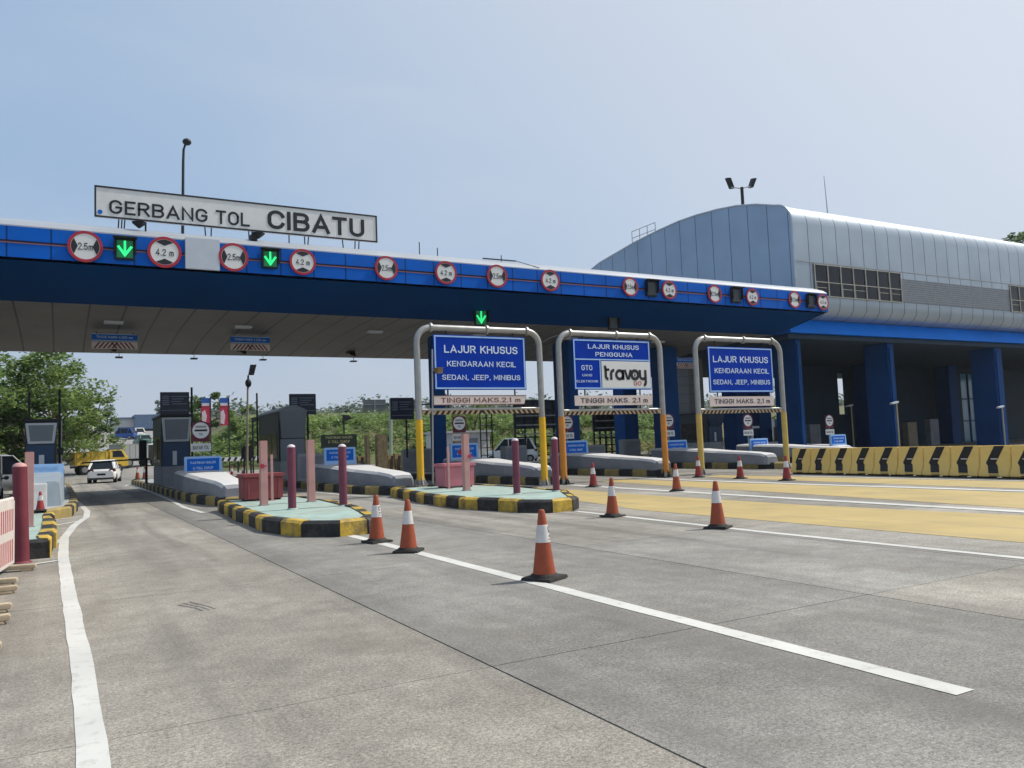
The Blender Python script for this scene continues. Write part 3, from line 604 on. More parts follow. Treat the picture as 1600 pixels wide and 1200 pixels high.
for x, y, m1 in ((38.0, 42.5, 'tile'), (38.0, 50, 'navy'), (43.7, 44, 'navy'), (46.6, 44.5, 'navy'), (58.7, 44.0, 'navy'), (70, 44, 'navy')): MB().box(x, x + 1.3, y, y + 1.4, 0, 7.0).build('column', m1, bd, bevel=.03)
# rear wall of the open ground floor, with a doorway gap and a glazed bay
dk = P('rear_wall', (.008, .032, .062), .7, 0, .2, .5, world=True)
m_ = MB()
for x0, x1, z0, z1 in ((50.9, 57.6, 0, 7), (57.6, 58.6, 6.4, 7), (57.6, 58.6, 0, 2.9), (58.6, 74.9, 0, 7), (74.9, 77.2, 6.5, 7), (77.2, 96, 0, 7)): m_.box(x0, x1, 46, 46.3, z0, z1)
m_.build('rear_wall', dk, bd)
wn = MB().box(74.9, 77.2, 46.1, 46.16, 0, 6.5).build('window', 'blueglass', bd)
f = MB()
for x in (74.95, 76.2, 77.15): f.box(x - .06, x + .06, 46.0, 46.09, 0, 6.5)
for z in (2.0, 4.1): f.box(74.9, 77.2, 46.01, 46.095, z - .06, z + .06)
f.build('window_frame', 'navy', wn)
for x, y, h in ((47.5, 43.5, 2.0), (50.9, 43.5, 2.1), (61.5, 42.5, 2.0), (64.5, 42.5, 2.2)):
    MB().box(x, x + 1.2, y, y + .5, 0, h).build('counter_panel', P('panel_beige', (.30, .25, .17), .7) if int(x) % 2 else 'conc', bd)
m_ = MB()   # railing on the back of the roof
for y in (44.4, 45.3, 46.2, 47.1): m_.tube([(37.3, y, 15.9), (37.3, y, 16.95)], .03, 6)
for z in (16.45, 16.95): m_.tube([(37.3, 44.4, z), (37.3, 47.1, z)], .025, 6)
m_.build('roof_railing', 'chrome', bd)
t = thing('twin_floodlight', (37.6, 36.2, 15.8), 'black twin floodlight mast on the silver office roof', 'floodlight')
MB().tube([(37.6, 36.2, 15.6), (37.6, 36.2, 17.1)], .1, 8).build('pole', 'iron', t, smooth=True)
m_ = MB(); m_.tube([(37.0, 36.5, 17.12), (37.6, 36.2, 17.02), (38.2, 35.9, 17.17)], .04, 6); m_.build('cross_arm', 'chrome', t)
for s_ in (-1, 1):
    m_ = MB(); cx, cy = 37.6 + s_ * .72, 36.2 - s_ * .3; m_.hexa([(cx - s_ * .22 - .06, cy, 17.05), (cx - s_ * .22 + .1, cy - .1, 17.05), (cx - s_ * .22 + .2, cy + .22, 17.1), (cx - s_ * .22, cy + .3, 17.1)], [(cx + s_ * .1 - .05, cy, 17.7), (cx + s_ * .1 + .14, cy - .1, 17.7), (cx + s_ * .1 + .22, cy + .22, 17.75), (cx + s_ * .1, cy + .3, 17.75)]); m_.build('lamp_head', 'iron', t)
t = MB().tube([(45.9, 36.5, 15.7), (45.75, 36.5, 19.0)], [.04, .02], 6).build('antenna', 'chrome'); tag(t, 'thin grey antenna rod sticking up from the silver roof', 'antenna')
# ================================================================== HEIGHT GANTRIES
def gantry(x0, x1, ybase, sleeve, z0, z1, zbar, label):
    t = thing('height_gantry', ((x0 + x1) / 2, ybase, 0), label, 'gantry', 'height gantries before the toll lanes')
    y = ybase; zt = 5.38; r = .105; c = .5
    arc_l = [(x0 + c - c * math.cos(R(a)), y, zt - c + c * math.sin(R(a))) for a in range(0, 91, 15)]
    arc_r = [(x1 - c + c * math.sin(R(a)), y, zt - c + c * math.cos(R(a))) for a in range(0, 91, 15)]
    MB().tube([(x0, y, z0)] + arc_l + arc_r + [(x1, y, z1)], r, 14).build('pipe_frame', 'pipe', t, smooth=True)
    for x, zb in ((x0, z0), (x1, z1)):
        MB().tube([(x, y, zb + .18), (x, y, 2.38)], r + .012, 14).build('post_sleeve', sleeve, t, smooth=True)
        b = MB(); b.box(x - .26, x + .26, y - .26, y + .26, zb, zb + .025)
        for a in range(4):
            dx, dy = math.cos(a * math.pi / 2), math.sin(a * math.pi / 2); px, py = -dy * .012, dx * .012
            b.hexa([(x + dx * .1 + px, y + dy * .1 + py, zb + .025), (x + dx * .1 - px, y + dy * .1 - py, zb + .025), (x + dx * .24 - px, y + dy * .24 - py, zb + .025), (x + dx * .24 + px, y + dy * .24 + py, zb + .025)],
                [(x + dx * .1 + px, y + dy * .1 + py, zb + .30), (x + dx * .1 - px, y + dy * .1 - py, zb + .30), (x + dx * .12 - px, y + dy * .12 - py, zb + .30), (x + dx * .12 + px, y + dy * .12 + py, zb + .30)])
            b.tube([(x + dx * .2 + dy * .1, y + dy * .2 + dx * .1, zb + .02), (x + dx * .2 + dy * .1, y + dy * .2 + dx * .1, zb + .08)], .02, 6)
        b.build('base_plate', 'iron' if sleeve == 'orange' else 'chrome', t)
    for x in (x0 + c, x1 - c, (x0 + x1) / 2 + .25): MB().tube([(x - .035, y, zt), (x + .035, y, zt)], r + .05, 12).build('pipe_flange', 'pipe', t)
    MB().tube([(x0 + .1, y - .02, zbar + .06), (x1 - .1, y - .02, zbar + .06)], .05, 10).build('bar_pipe', 'pipe', t, smooth=True)
    bb = MB().box(x0 + .13, x1 - .13, y - .05, y - .02, zbar - .1, zbar + .04); bb.build('clearance_bar', P('bar_cream', (.52, .36, .20), .6, dirt=.2), t)
    s = MB(); n = 22; xm = (x0 + x1) / 2; L = (x1 - x0 - .3)
    for k in range(n):
        a = x0 + .15 + L * k / n; q = L / n * .5; sl = .1 if a < xm else -.1
        a0 = min(max(a - sl / 2, x0 + .14), x1 - .14 - q)
        s.prism([(a, zbar - .098), (a + q, zbar - .098), (min(max(a + q + sl, x0 + .14), x1 - .14), zbar + .038), (min(max(a + sl, x0 + .14), x1 - .14 - .01), zbar + .038)], y - .054, y - .0505, 'Y')
    s.build('stripe', 'black', t)
    # hangers that carry the boards
    for x in (x0 + 1.05, x1 - 1.05): MB().tube([(x, y, zbar + .05), (x, y, zt)], .028, 6).build('hanger_rod', 'iron', t)
    return t
def lane_sign(x0, x1, z0, z1, y, label, rows):
    t = thing('lane_sign', ((x0 + x1) / 2, y, z0), label, 'sign', 'blue lane signs on the gantries')
    MB().box(x0, x1, y - .10, y - .06, z0, z1).build('board', 'signblue', t, bevel=.012)
    m_ = MB(); b = .05; q = .03
    for a in ((x0 + q, x1 - q, z0 + q, z0 + q + b), (x0 + q, x1 - q, z1 - q - b, z1 - q), (x0 + q, x0 + q + b, z0 + q + b, z1 - q - b), (x1 - q - b, x1 - q, z0 + q + b, z1 - q - b)): m_.box(a[0], a[1], y - .108, y - .1005, a[2], a[3])
    m_.build('border', 'lightblue', t)
    for s, cx, cz, w_, h_, b_ in rows: MB().text(s, x0 + cx * (x1 - x0), z0 + cz * (z1 - z0), w_ * (x1 - x0), h_ * (z1 - z0), y - .1005, bold=b_).build('lettering', 'lettwht', t)
    return t
def maks_sign(x0, x1, z0, z1, y, s, label, cut=0, border=False):
    t = thing('height_sign', ((x0 + x1) / 2, y, z0), label, 'sign', 'pale TINGGI MAKS signs on the gantries')
    MB().prism([(x0, z0 + (cut if cut < 0 else 0)), (x1 - abs(cut) * 1.2, z0), (x1, z1), (x0, z1)] if cut else [(x0, z0), (x1, z0), (x1, z1), (x0, z1)], y - .1, y - .07, 'Y').build('board', 'pinkwhite', t)
    if border:
        m_ = MB()
        for a in ((x0, x1, z1 - .02, z1), (x0, x1 - .04, z0, z0 + .02)): m_.box(a[0], a[1], y - .107, y - .1005, a[2], a[3])
        m_.build('border', 'rustred', t)
    m_ = MB(); m_.text(s, (x0 + x1) / 2, (z0 + z1) / 2, (x1 - x0) * .86, (z1 - z0) * .58, y - .1005, bold=.01); m_.build('lettering', 'letter' if not border else 'rustred', t)
    return t
gantry(10.04, 14.66, 24.0, 'yellow', .27, 0.0, 2.63, 'yellow legged pipe height gantry with its left leg on the green island')
gantry(15.46, 20.06, 24.0, 'orange', 0, 0, 2.53, 'rusty orange legged pipe height gantry carrying the travoy sign')
gantry(21.85, 26.56, 24.0, 'oldyellow', 0, 0, 2.48, 'dull yellow legged pipe height gantry nearest the blue columns')
rows = [('LAJUR KHUSUS', .51, .745, .80, .155, .012), ('KENDARAAN KECIL', .51, .475, .75, .115, .006), ('SEDAN, JEEP, MINIBUS', .505, .225, .85, .115, .006)]
lane_sign(10.58, 14.03, 3.33, 5.15, 24.0, 'blue LAJUR KHUSUS KENDARAAN KECIL sign on the yellow legged gantry', rows)
lane_sign(22.4, 25.98, 3.21, 5.06, 24.0, 'blue LAJUR KHUSUS KENDARAAN KECIL sign on the gantry nearest the blue columns', [('LAJUR KHUSUS', .50, .73, .85, .155, .008), ('KENDARAAN KECIL', .51, .475, .84, .125, .004), ('SEDAN, JEEP, MINIBUS', .50, .225, .88, .125, .004)])
# travoy sign
x0, x1, z0, z1, y = 16.0, 19.5, 3.33, 5.18, 24.0
t = lane_sign(x0, x1, z0, z1, y, 'blue and white travoy GO lane sign on the orange legged gantry', [('LAJUR KHUSUS', .52, .855, .66, .10, .008), ('PENGGUNA', .52, .70, .48, .10, .008), ('GTO', .165, .43, .135, .10, .006), ('UANG', .165, .285, .12, .055, 0), ('ELEKTRONIK', .165, .165, .27, .05, 0)])
MB().box(x0 + .03, x1 - .03, y - .109, y - .1005, z0 + 1.08, z0 + 1.125).build('divider', 'lightblue', t); MB().box(x0 + 1.14, x0 + 1.185, y - .109, y - .1005, z0 + .08, z0 + 1.08).build('divider', 'lightblue', t)
MB().box(x0 + 1.22, x1 - .05, y - .112, y - .1008, z0 + .07, z0 + 1.05).build('logo_panel', 'signwhite', t)
m_ = MB(); lx, lz, yy = x0 + 1.36, z0 + .36, y - .1125
def stroke(pts, w_):
    pts = [Vector((lx + a, 0, lz + b)) for a, b in pts]; P_ = []
    for i, p in enumerate(pts):
        d = (pts[min(i + 1, len(pts) - 1)] - pts[max(i - 1, 0)]).normalized(); nn = Vector((-d.z, 0, d.x)) * w_ / 2; P_.append((p + nn, p - nn))
    for (a, b), (c, d) in zip(P_, P_[1:]): m_.add([(a.x, yy - .006, a.z), (b.x, yy - .006, b.z), (d.x, yy - .006, d.z), (c.x, yy - .006, c.z), (a.x, yy, a.z), (b.x, yy, b.z), (d.x, yy, d.z), (c.x, yy, c.z)], [(0, 1, 2, 3), (4, 7, 6, 5), (0, 3, 7, 4), (1, 5, 6, 2), (0, 4, 5, 1), (3, 2, 6, 7)])
def arcp(cx, cz, r, a0, a1, n=12, ky=1): return [(cx + r * math.cos(R(a0 + (a1 - a0) * i / n)), cz + ky * r * math.sin(R(a0 + (a1 - a0) * i / n))) for i in range(n + 1)]
sw = .112
stroke([(.0, .52), (.03, .40), (.03, .16)] + arcp(.14, .14, .11, 180, 270, 6), sw); stroke([(.0, .375), (.2, .375)], sw * .8)
stroke([(.27, .0), (.27, .22)] + arcp(.40, .22, .13, 180, 80, 6), sw)
stroke(arcp(.66, .19, .155, 0, 360, 20), sw); stroke([(.815, .38), (.815, .0)], sw)
stroke([(.90, .38), (1.02, .03), (1.06, .03), (1.18, .38)], sw * .9)
stroke(arcp(1.36, .19, .155, 0, 360, 20), sw * 1.1); stroke([(1.36, .13), (1.36, .24)], .05)
stroke([(1.60, .38), (1.60, .2)] + arcp(1.73, .17, .13, 180, 320, 8), sw); stroke([(1.86, .38), (1.86, -.06)] + arcp(1.74, -.08, .12, 0, -80, 6), sw)
m_.build('logo_lettering', 'letter', t)
m_ = MB(); m_.text('GO', x0 + 2.83, z0 + .235, .36, .165, y - .1125, bold=.012); m_.build('logo_lettering', 'letred', t)
maks_sign(10.55, 14.0, 2.83, 3.15, 24.0, 'TINGGI MAKS.2.1 m', 'pale TINGGI MAKS sign with a brown edge on the yellow legged gantry', .08, True)
maks_sign(16.0, 19.52, 2.76, 3.12, 24.0, 'TINGGI MAKS. 2.1 m', 'pale TINGGI MAKS sign below the travoy sign', .03)
maks_sign(22.38, 25.93, 2.66, 3.05, 24.0, 'TINGGI MAKS. 2,1 m', 'pale TINGGI MAKS sign on the gantry nearest the blue columns')
t = thing('camera_pole', (10.24, 23.5, .18), 'thin grey camera pole on the green island beside the yellow gantry leg', 'pole')
MB().tube([(10.24, 23.5, .26), (10.36, 23.5, 4.6)], .028, 8).build('pole', 'chrome', t, smooth=True)
m_ = MB(); m_.lathe([(.18, 0), (.16, .05), (.05, .09)], (10.24, 23.5, .26), 12); m_.build('foot', 'iron', t)
m_ = MB(); m_.box(10.45, 10.62, 23.3, 23.55, 3.82, 3.98); m_.box(10.36, 10.46, 23.47, 23.53, 3.9, 3.96); m_.box(10.44, 10.64, 23.28, 23.56, 3.981, 4.0); m_.build('camera', P('camera_bronze', (.22, .15, .07), .5), t)
tag(MB().tube([(14.8, 24, 5.0), (15.1, 24, 5.16), (15.46, 24.0, 5.28)], .02, 6).build('cable', 'iron'), 'thin black cable strung between the first two gantries', 'cable')

# ================================================================== TRAFFIC ISLANDS
def island(poly, h, label, top_mat, seg=.86, kw=.22, group='kerbed islands of the toll lanes', chunk=.0):
    P_ = [Vector(p) for p in poly]; n = len(P_)
    if sum(P_[i].x * P_[(i + 1) % n].y - P_[(i + 1) % n].x * P_[i].y for i in range(n)) < 0: P_ = P_[::-1]
    Q = []
    for i in range(n):
        a, b = P_[i], P_[(i + 1) % n]; k = max(1, round((b - a).length / seg)); Q += [a.lerp(b, j / k) for j in range(k)]
    n = len(Q); N = []
    for i in range(n):
        d = (Q[(i + 1) % n] - Q[i - 1]).normalized(); N.append(Vector((d.y, -d.x)))
    c = sum(Q, Vector((0, 0))) / n
    t = thing('traffic_island', (c.x, c.y, 0), label, 'traffic island', group)
    k = MB()
    for i in range(n):
        j = (i + 1) % n; k.mi = i % 2; off = rnd.uniform(-chunk, chunk) * 1.4; hh = h + rnd.uniform(-chunk, chunk) * .4
        ds = (Q[j] - Q[i]).normalized() * .006
        ao, bo = Q[i] + N[i] * off + ds, Q[j] + N[j] * off - ds; ai, bi = Q[i] - N[i] * kw + ds, Q[j] - N[j] * kw - ds; e = .045
        at_, bt = ao - N[i] * e * 1.3, bo - N[j] * e * 1.3
        k.add([(ao.x, ao.y, 0), (bo.x, bo.y, 0), (bo.x, bo.y, hh - e), (ao.x, ao.y, hh - e), (at_.x, at_.y, hh), (bt.x, bt.y, hh), (bi.x, bi.y, hh), (ai.x, ai.y, hh), (ai.x, ai.y, 0), (bi.x, bi.y, 0)],
              [(0, 1, 2, 3), (3, 2, 5, 4), (4, 5, 6, 7), (1, 9, 6, 5, 2), (8, 0, 3, 4, 7)])
    k.build('kerb', ['kerbyel' if chunk else 'kerbdull', 'kerbblk'], t)
    m_ = MB(); m_.add([(q - nn * (kw - .03)).to_3d() + Vector((0, 0, h - .02)) for q, nn in zip(Q, N)], [tuple(range(n))]); m_.build('top_surface', top_mat, t)
    return t
IA = island([(3.75, 23.2), (3.5, 19.2), (3.42, 16), (3.72, 14.4), (4.25, 13.85), (4.8, 13.9), (5.2, 14.6), (5.7, 17), (5.95, 20), (5.95, 23.2)], .28, 'green topped island with red bin and two purple posts, left of the front cones', 'green', chunk=.03)
IB = island([(9.0, 23.9), (8.4, 20), (8.3, 17.6), (8.7, 15.4), (9.15, 14.7), (9.7, 14.75), (10.15, 15.2), (11.2, 17.2), (11.6, 20), (11.5, 23.9)], .28, 'green topped island with pink bin, in front of the yellow gantry leg', 'green', chunk=.03)
IC = island([(-.12, 14.7), (-.06, 17), (-.08, 20), (-.12, 22.6), (-1.7, 22.6), (-1.7, 14.7)], .3, 'green topped island behind the red and white barrier at the left edge', 'green', chunk=.03)
isl = [(4.62, 'second booth island from the left, beside the white car lane', .98), (9.75, 'booth island in the gap between the two green islands', 1.1), (15.45, 'booth island behind the pink bin, between the first two gantries', .95), (21.0, 'booth island behind the two cones of the travoy lane', .95), (27.1, 'booth island behind the gantry nearest the blue columns', 1.0), (33.0, 'booth island partly behind the left end of the chevron wall', 1.0), (39.4, 'booth island behind the chevron wall under the blue columns', 1.0)]
island([(-.28, 23.9), (.3, 25.0), (.5, 28), (.55, 34), (.5, 51), (-1.7, 51), (-1.7, 23.9)], .28, 'leftmost booth island with white block and light blue board', 'greyconc')
for xc, lab, hw in isl:
    ny = 24.3 if xc < 30 else 25.5
    sk = -.35 if 10 < xc < 30 else -.1
    island([(xc - hw, 52), (xc - hw, 30), (xc - hw + .12 + sk * .3, 27), (xc - .35 + sk, ny + .25), (xc + .0 + sk, ny), (xc + .4 + sk, ny + .2), (xc + hw - .1, 27), (xc + hw, 30), (xc + hw, 52)], .28, lab, 'greyconc')
# concrete crash noses on the islands
def nose(xc, label, w0=.72, wn=.42, sk=0, y0=24.75, y1=32.6):
    t = thing('crash_barrier', (xc, 28, .2), label, 'crash barrier', 'white concrete crash noses')
    st = [(y0, wn * .72, .50), (y0 + .12, wn * .9, .60), (y0 + .35, wn, .66), (y0 + 1.2, wn + .05, .72), (y0 + 3.2, (w0 + wn) / 2, .79), (y0 + 5.2, w0, .90), (y1, w0, .97)]
    m_ = MB(); vs = []; n = 10
    for yy, hw, zt in st:
        cx = xc + sk * max(0, 1 - (yy - y0) / 5)
        for a, z in ((-1, .2), (-1, zt - .16), (-.93, zt - .06), (-.82, zt), (0, zt + .015), (.82, zt), (.93, zt - .06), (1, zt - .16), (1, .2), (0, .2)): vs.append((cx + a * hw, yy, z))
    fs = []
    for i in range(len(st) - 1):
        for j in range(n): fs.append((i * n + j, i * n + (j + 1) % n, (i + 1) * n + (j + 1) % n, (i + 1) * n + j))
    fs += [tuple(range(n)), tuple((len(st) - 1) * n + j for j in range(n - 1, -1, -1))]
    m_.add(vs, fs); m_.build('body', 'conc', t, smooth=True)
    cp_ = MB()  # top cap whiter than the grey sides, its sunlit brightness put into the colour
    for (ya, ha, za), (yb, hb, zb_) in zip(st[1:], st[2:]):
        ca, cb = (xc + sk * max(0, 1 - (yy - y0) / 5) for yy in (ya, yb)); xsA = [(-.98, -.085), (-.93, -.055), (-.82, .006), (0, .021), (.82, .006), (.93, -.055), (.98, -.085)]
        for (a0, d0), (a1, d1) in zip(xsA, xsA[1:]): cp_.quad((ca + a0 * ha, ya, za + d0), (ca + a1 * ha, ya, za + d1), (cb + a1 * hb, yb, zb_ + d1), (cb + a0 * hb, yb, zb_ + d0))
    cp_.build('sunlit_cap', 'sunlitcap', t, smooth=True); return t
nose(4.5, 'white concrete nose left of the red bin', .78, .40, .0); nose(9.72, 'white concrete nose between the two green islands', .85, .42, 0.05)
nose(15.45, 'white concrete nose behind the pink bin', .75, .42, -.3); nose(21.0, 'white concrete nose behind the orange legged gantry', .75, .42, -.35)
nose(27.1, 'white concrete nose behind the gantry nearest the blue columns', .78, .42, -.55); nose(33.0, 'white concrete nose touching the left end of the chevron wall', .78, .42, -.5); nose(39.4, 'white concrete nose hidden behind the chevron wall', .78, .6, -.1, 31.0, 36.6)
# blue notice boards on the noses
def notice(x, z, y, w_, h_, label):
    t = thing('notice_board', (x, y, z), label, 'notice', 'small blue notices on the concrete noses')
    MB().prism([(x - w_ / 2 - .09, z - h_ / 2 - .2), (x + w_ / 2 + .14, z - h_ / 2 - .2), (x + w_ / 2 + .09, z + h_ / 2 + .08), (x - w_ / 2 - .09, z + h_ / 2 + .08)], y, y + .12, 'Y').build('frame', 'lightblue', t, bevel=.02)
    MB().box(x - w_ / 2, x + w_ / 2, y - .012, y - .001, z - h_ / 2, z + h_ / 2).build('face', 'infoblue', t)
    m_ = MB(); m_.text('PASTIKAN SALDO', x, z + h_ * .2, w_ * .78, h_ * .2, y - .0125, bold=.01); m_.text('E-TOLL CUKUP', x, z - h_ * .2, w_ * .62, h_ * .2, y - .0125, bold=.01); m_.build('lettering', 'lettwht', t)
    return t
notice(4.62, 1.15, 31.6, 1.12, .50, 'blue notice on the nose left of the red bin'); notice(9.78, 1.32, 31.6, 1.1, .44, 'blue notice on the nose between the two green islands')
n3 = notice(15.3, 1.26, 31.6, 1.15, .52, 'blue notice with a red smear behind the pink square post'); m_ = MB(); m_.prism([(14.95, 1.2), (15.1, 1.1), (15.2, 1.25), (15.35, 1.1), (15.3, 1.35), (15.1, 1.38)], 31.58, 31.586, 'Y'); m_.build('smear', 'flagred', n3)
notice(21.1, 1.2, 31.6, 1.15, .50, 'blue notice beside the left leg of the travoy gantry'); notice(27.2, 1.04, 31.6, 1.2, .48, 'blue notice beside the right leg of the travoy gantry'); notice(32.75, .96, 31.4, 1.15, .46, 'blue notice framed by the gantry nearest the blue columns'); notice(39.3, 1.0, 31.6, 1.15, .44, 'blue notice seen over the top of the chevron wall')
# round pay-toll signs
def toll_sign(x, z, y, r, label):
    t = thing('toll_sign', (x, y, .2), label, 'road sign', 'round GERBANG TOL signs on the islands')
    MB().tube([(x, y + .06, .2), (x, y + .06, z)], .03, 8).build('post', 'chrome', t, smooth=True)
    MB().box(x - r * .9, x + r * .9, y + .015, y + .03, z - r * 1.18, z + r * .8).build('backing', 'maroon', t)
    MB().disc(x, y, z, r * .97, .012).build('face', 'signwhite', t); MB().ring(x, y - .008, z, r * .84, r, .02).build('rim', 'maroon', t)
    m_ = MB(); m_.text('GERBANG', x, z + r * .38, r * 1.05, r * .24, y - .0005, bold=.02); m_.text('TOL', x, z - r * .40, r * .42, r * .24, y - .0005, bold=.01); m_.build('lettering', 'letter', t)
    MB().box(x - r * .62, x + r * .62, y - .006, y - .0005, z - r * .1, z + r * .1).build('bar', 'letter', t)
    pl = MB().box(x - r * 1.0, x + r * 1.0, y, y + .012, z - r * 2.2, z - r * 1.36).build('plate', 'signwhite', t)
    m_ = MB(); m_.text('BAYAR TOL', x, z - r * 1.78, r * 1.6, r * .42, y - .0005, bold=.01); m_.build('lettering', 'letter', pl); return t
toll_sign(4.78, 2.48, 33.2, .37, 'round GERBANG TOL sign beside the leftmost dark booth display'); toll_sign(15.86, 2.52, 33.2, .36, 'round GERBANG TOL sign framed by the yellow legged gantry'); toll_sign(21.72, 2.43, 33.2, .36, 'round GERBANG TOL sign half hidden by the orange left leg')
toll_sign(28.1, 2.4, 33.2, .38, 'round GERBANG TOL sign half hidden by the orange right leg'); toll_sign(33.85, 2.28, 33.2, .38, 'round GERBANG TOL sign framed by the gantry nearest the blue columns'); toll_sign(40.6, 2.14, 33.2, .38, 'round GERBANG TOL sign between two blue columns')
# ================================================================== TOLL BOOTHS
def booth(x0, x1, y0, y1, z1, upper, lower, label, base='greyconc', dome=False, poles=()):
    t = thing('toll_booth', ((x0 + x1) / 2, (y0 + y1) / 2, .2), label, 'toll booth', 'toll booths on the islands')
    if base: MB().box(x0 + .02, x1 - .02, y0 + .05, y1, .2, 1.1).build('plinth', base, t, bevel=.03)
    MB().box(x0, x1, y0 + .12, y1, 1.1, z1 - .1).build('wall', 'boothdark', t, bevel=.02)
    # front: lower glazing and an upper panel that leans outward
    MB().box(x0 + .06, x1 - .06, y0 + .05, y0 + .12, 1.1, 2.12).build('window', lower, t)
    m_ = MB(); m_.hexa([(x0 + .1, y0 + .02, 2.16), (x1 - .06, y0 + .02, 2.16), (x1 - .06, y0 + .12, 2.16), (x0 + .1, y0 + .12, 2.16)], [(x0 + .02, y0 - .12, z1 - .14), (x1 + .02, y0 - .12, z1 - .14), (x1 + .02, y0 + .12, z1 - .14), (x0 + .02, y0 + .12, z1 - .14)]); pn = m_.build('upper_panel', upper, t, bevel=.012)
    m_ = MB(); m_.hexa([(x0 + .18, y0 + .0, 2.25), (x1 - .14, y0 + .0, 2.25), (x1 - .14, y0 + .03, 2.25), (x0 + .18, y0 + .03, 2.25)], [(x0 + .12, y0 - .118, z1 - .22), (x1 - .08, y0 - .118, z1 - .22), (x1 - .08, y0 - .09, z1 - .22), (x0 + .12, y0 - .09, z1 - .22)]); m_.build('poster', 'boothgrey' if upper == 'framegrey' else 'framegrey', pn) if upper == 'framegrey' else None
    sw = MB().box(x0 - .012, x0 - .001, y0 + .5, y1 - .5, 1.25, 2.4).build('window', 'glass', t)
    MB().box(x0 - .02, x0 - .0125, y0 + 1.55, y0 + 1.6, 1.25, 2.4).build('window_frame', 'iron', sw)
    if dome:
        m_ = MB(); k = 8; pts = [(x0 - .05 + (x1 - x0 + .1) * i / k, z1 - .1 + .24 * math.sin(math.pi * i / k)) for i in range(k + 1)]; m_.prism(pts + [(x1 + .05, z1 - .16), (x0 - .05, z1 - .16)], y0 - .1, y1, 'Y'); m_.build('roof', 'boothgrey', t, smooth=True)
    else: MB().box(x0 - .05, x1 + .05, y0 - .16, y1 + .05, z1 - .1, z1).build('roof', 'iron', t, bevel=.02)
    MB().box(x0 + .45, x0 + .62, y0 - .02, y0 + .05, 1.15, 1.75).build('card_reader', 'framegrey', t)
    for px_, py_, pz_ in poles: MB().tube([(px_, py_, 1.0), (px_, py_, pz_)], .045, 8).build('roof_pole', 'iron', t)
    return t
def display(x0, x1, z0, z1, y, label, zp=None):
    t = thing('fare_display', ((x0 + x1) / 2, y, z0), label, 'fare board', 'dark fare boards above the booths')
    MB().box(x0, x1, y, y + .1, z0, z1).build('face', 'screen', t, bevel=.01)
    m_ = MB(); h = z1 - z0; w_ = x1 - x0
    for k in range(5): m_.box(x0 + .08, x0 + w_ * .3, y - .004, y - .0005, z1 - h * (.22 + .09 * k), z1 - h * (.17 + .09 * k))
    for k in range(4): m_.box(x0 + w_ * (.36 + .04 * (k % 2)), x1 - .1 - .12 * (k % 3), y - .004, y - .0005, z1 - h * (.22 + .11 * k), z1 - h * (.18 + .11 * k))
    m_.box(x0 + .06, x1 - .06, y - .004, y - .0005, z0 + h * .17, z0 + h * .2); m_.build('text_lines', 'screentxt', t)
    if zp is not None: MB().tube([((x0 + x1) / 2 + .25, y + .15, zp), ((x0 + x1) / 2 + .25, y + .15, z1 - .1)], .05, 8).build('post', 'iron', t, smooth=True)
    return t
booth(-1.1, -.1, 34.0, 37.5, 3.05, 'framegrey', 'boothnavy', 'leftmost toll booth with a pale framed panel over navy glass', None, poles=((-1.06, 37.6, 4.3), (.0, 37.6, 4.4)))
MB_ = thing('booth_base', (-.6, 34, .2), 'pale blue concrete base carrying the leftmost toll booth', 'concrete block'); MB().box(-1.15, -.05, 33.6, 37.5, .2, 1.1).build('body', 'conc', MB_, bevel=.03)
booth(3.85, 5.05, 38.0, 41.6, 3.35, 'framegrey', 'boothnavy', 'dark toll booth with a pale upper panel, right of the white car', 'conc', poles=((5.13, 38.2, 4.55),))
display(3.82, 5.0, 3.35, 4.33, 38.0, 'dark fare board on top of the booth right of the white car')
booth(8.9, 10.15, 38.0, 42.4, 3.55, 'boothgrey', 'boothgrey', 'grey toll booth with a curved roof, between the pink posts', 'greyconc', True, poles=((8.85, 42.5, 4.6),))
display(9.4, 10.65, 3.25, 4.23, 38.0, 'dark fare board on a post beside the curved roof booth', 1.0)
display(14.6, 15.85, 2.95, 4.05, 38.5, 'dark fare board half hidden by the yellow gantry left leg', 1.0)
booth(37.6, 38.9, 40.4, 43.6, 3.1, 'boothnavy', 'boothnavy', 'navy toll booth seen through the gantry nearest the blue columns', 'greyconc')
t = thing('boom_gate', (3.5, 42, .28), 'black boom gate box with a thin arm beside the dark booth', 'boom gate')
MB().box(3.3, 3.62, 42, 42.4, 1.4, 2.35).build('housing', 'iron', t, bevel=.04); MB().tube([(3.62, 42.3, .28), (3.62, 42.3, 1.5)], .06, 8).build('post', 'iron', t); MB().tube([(3.35, 42.2, 1.45), (.9, 42.2, 1.38)], .035, 8).build('arm', 'iron', t)
t = thing('ticket_camera', (.05, 34.4, .28), 'small dark camera on a thin post right of the leftmost booth', 'camera'); MB().tube([(.06, 34.4, .28), (.06, 34.4, 3.0)], .03, 8).build('post', 'chrome', t); MB().box(-.06, .14, 34.25, 34.5, 1.75, 2.0).build('camera_body', 'iron', t, bevel=.02)
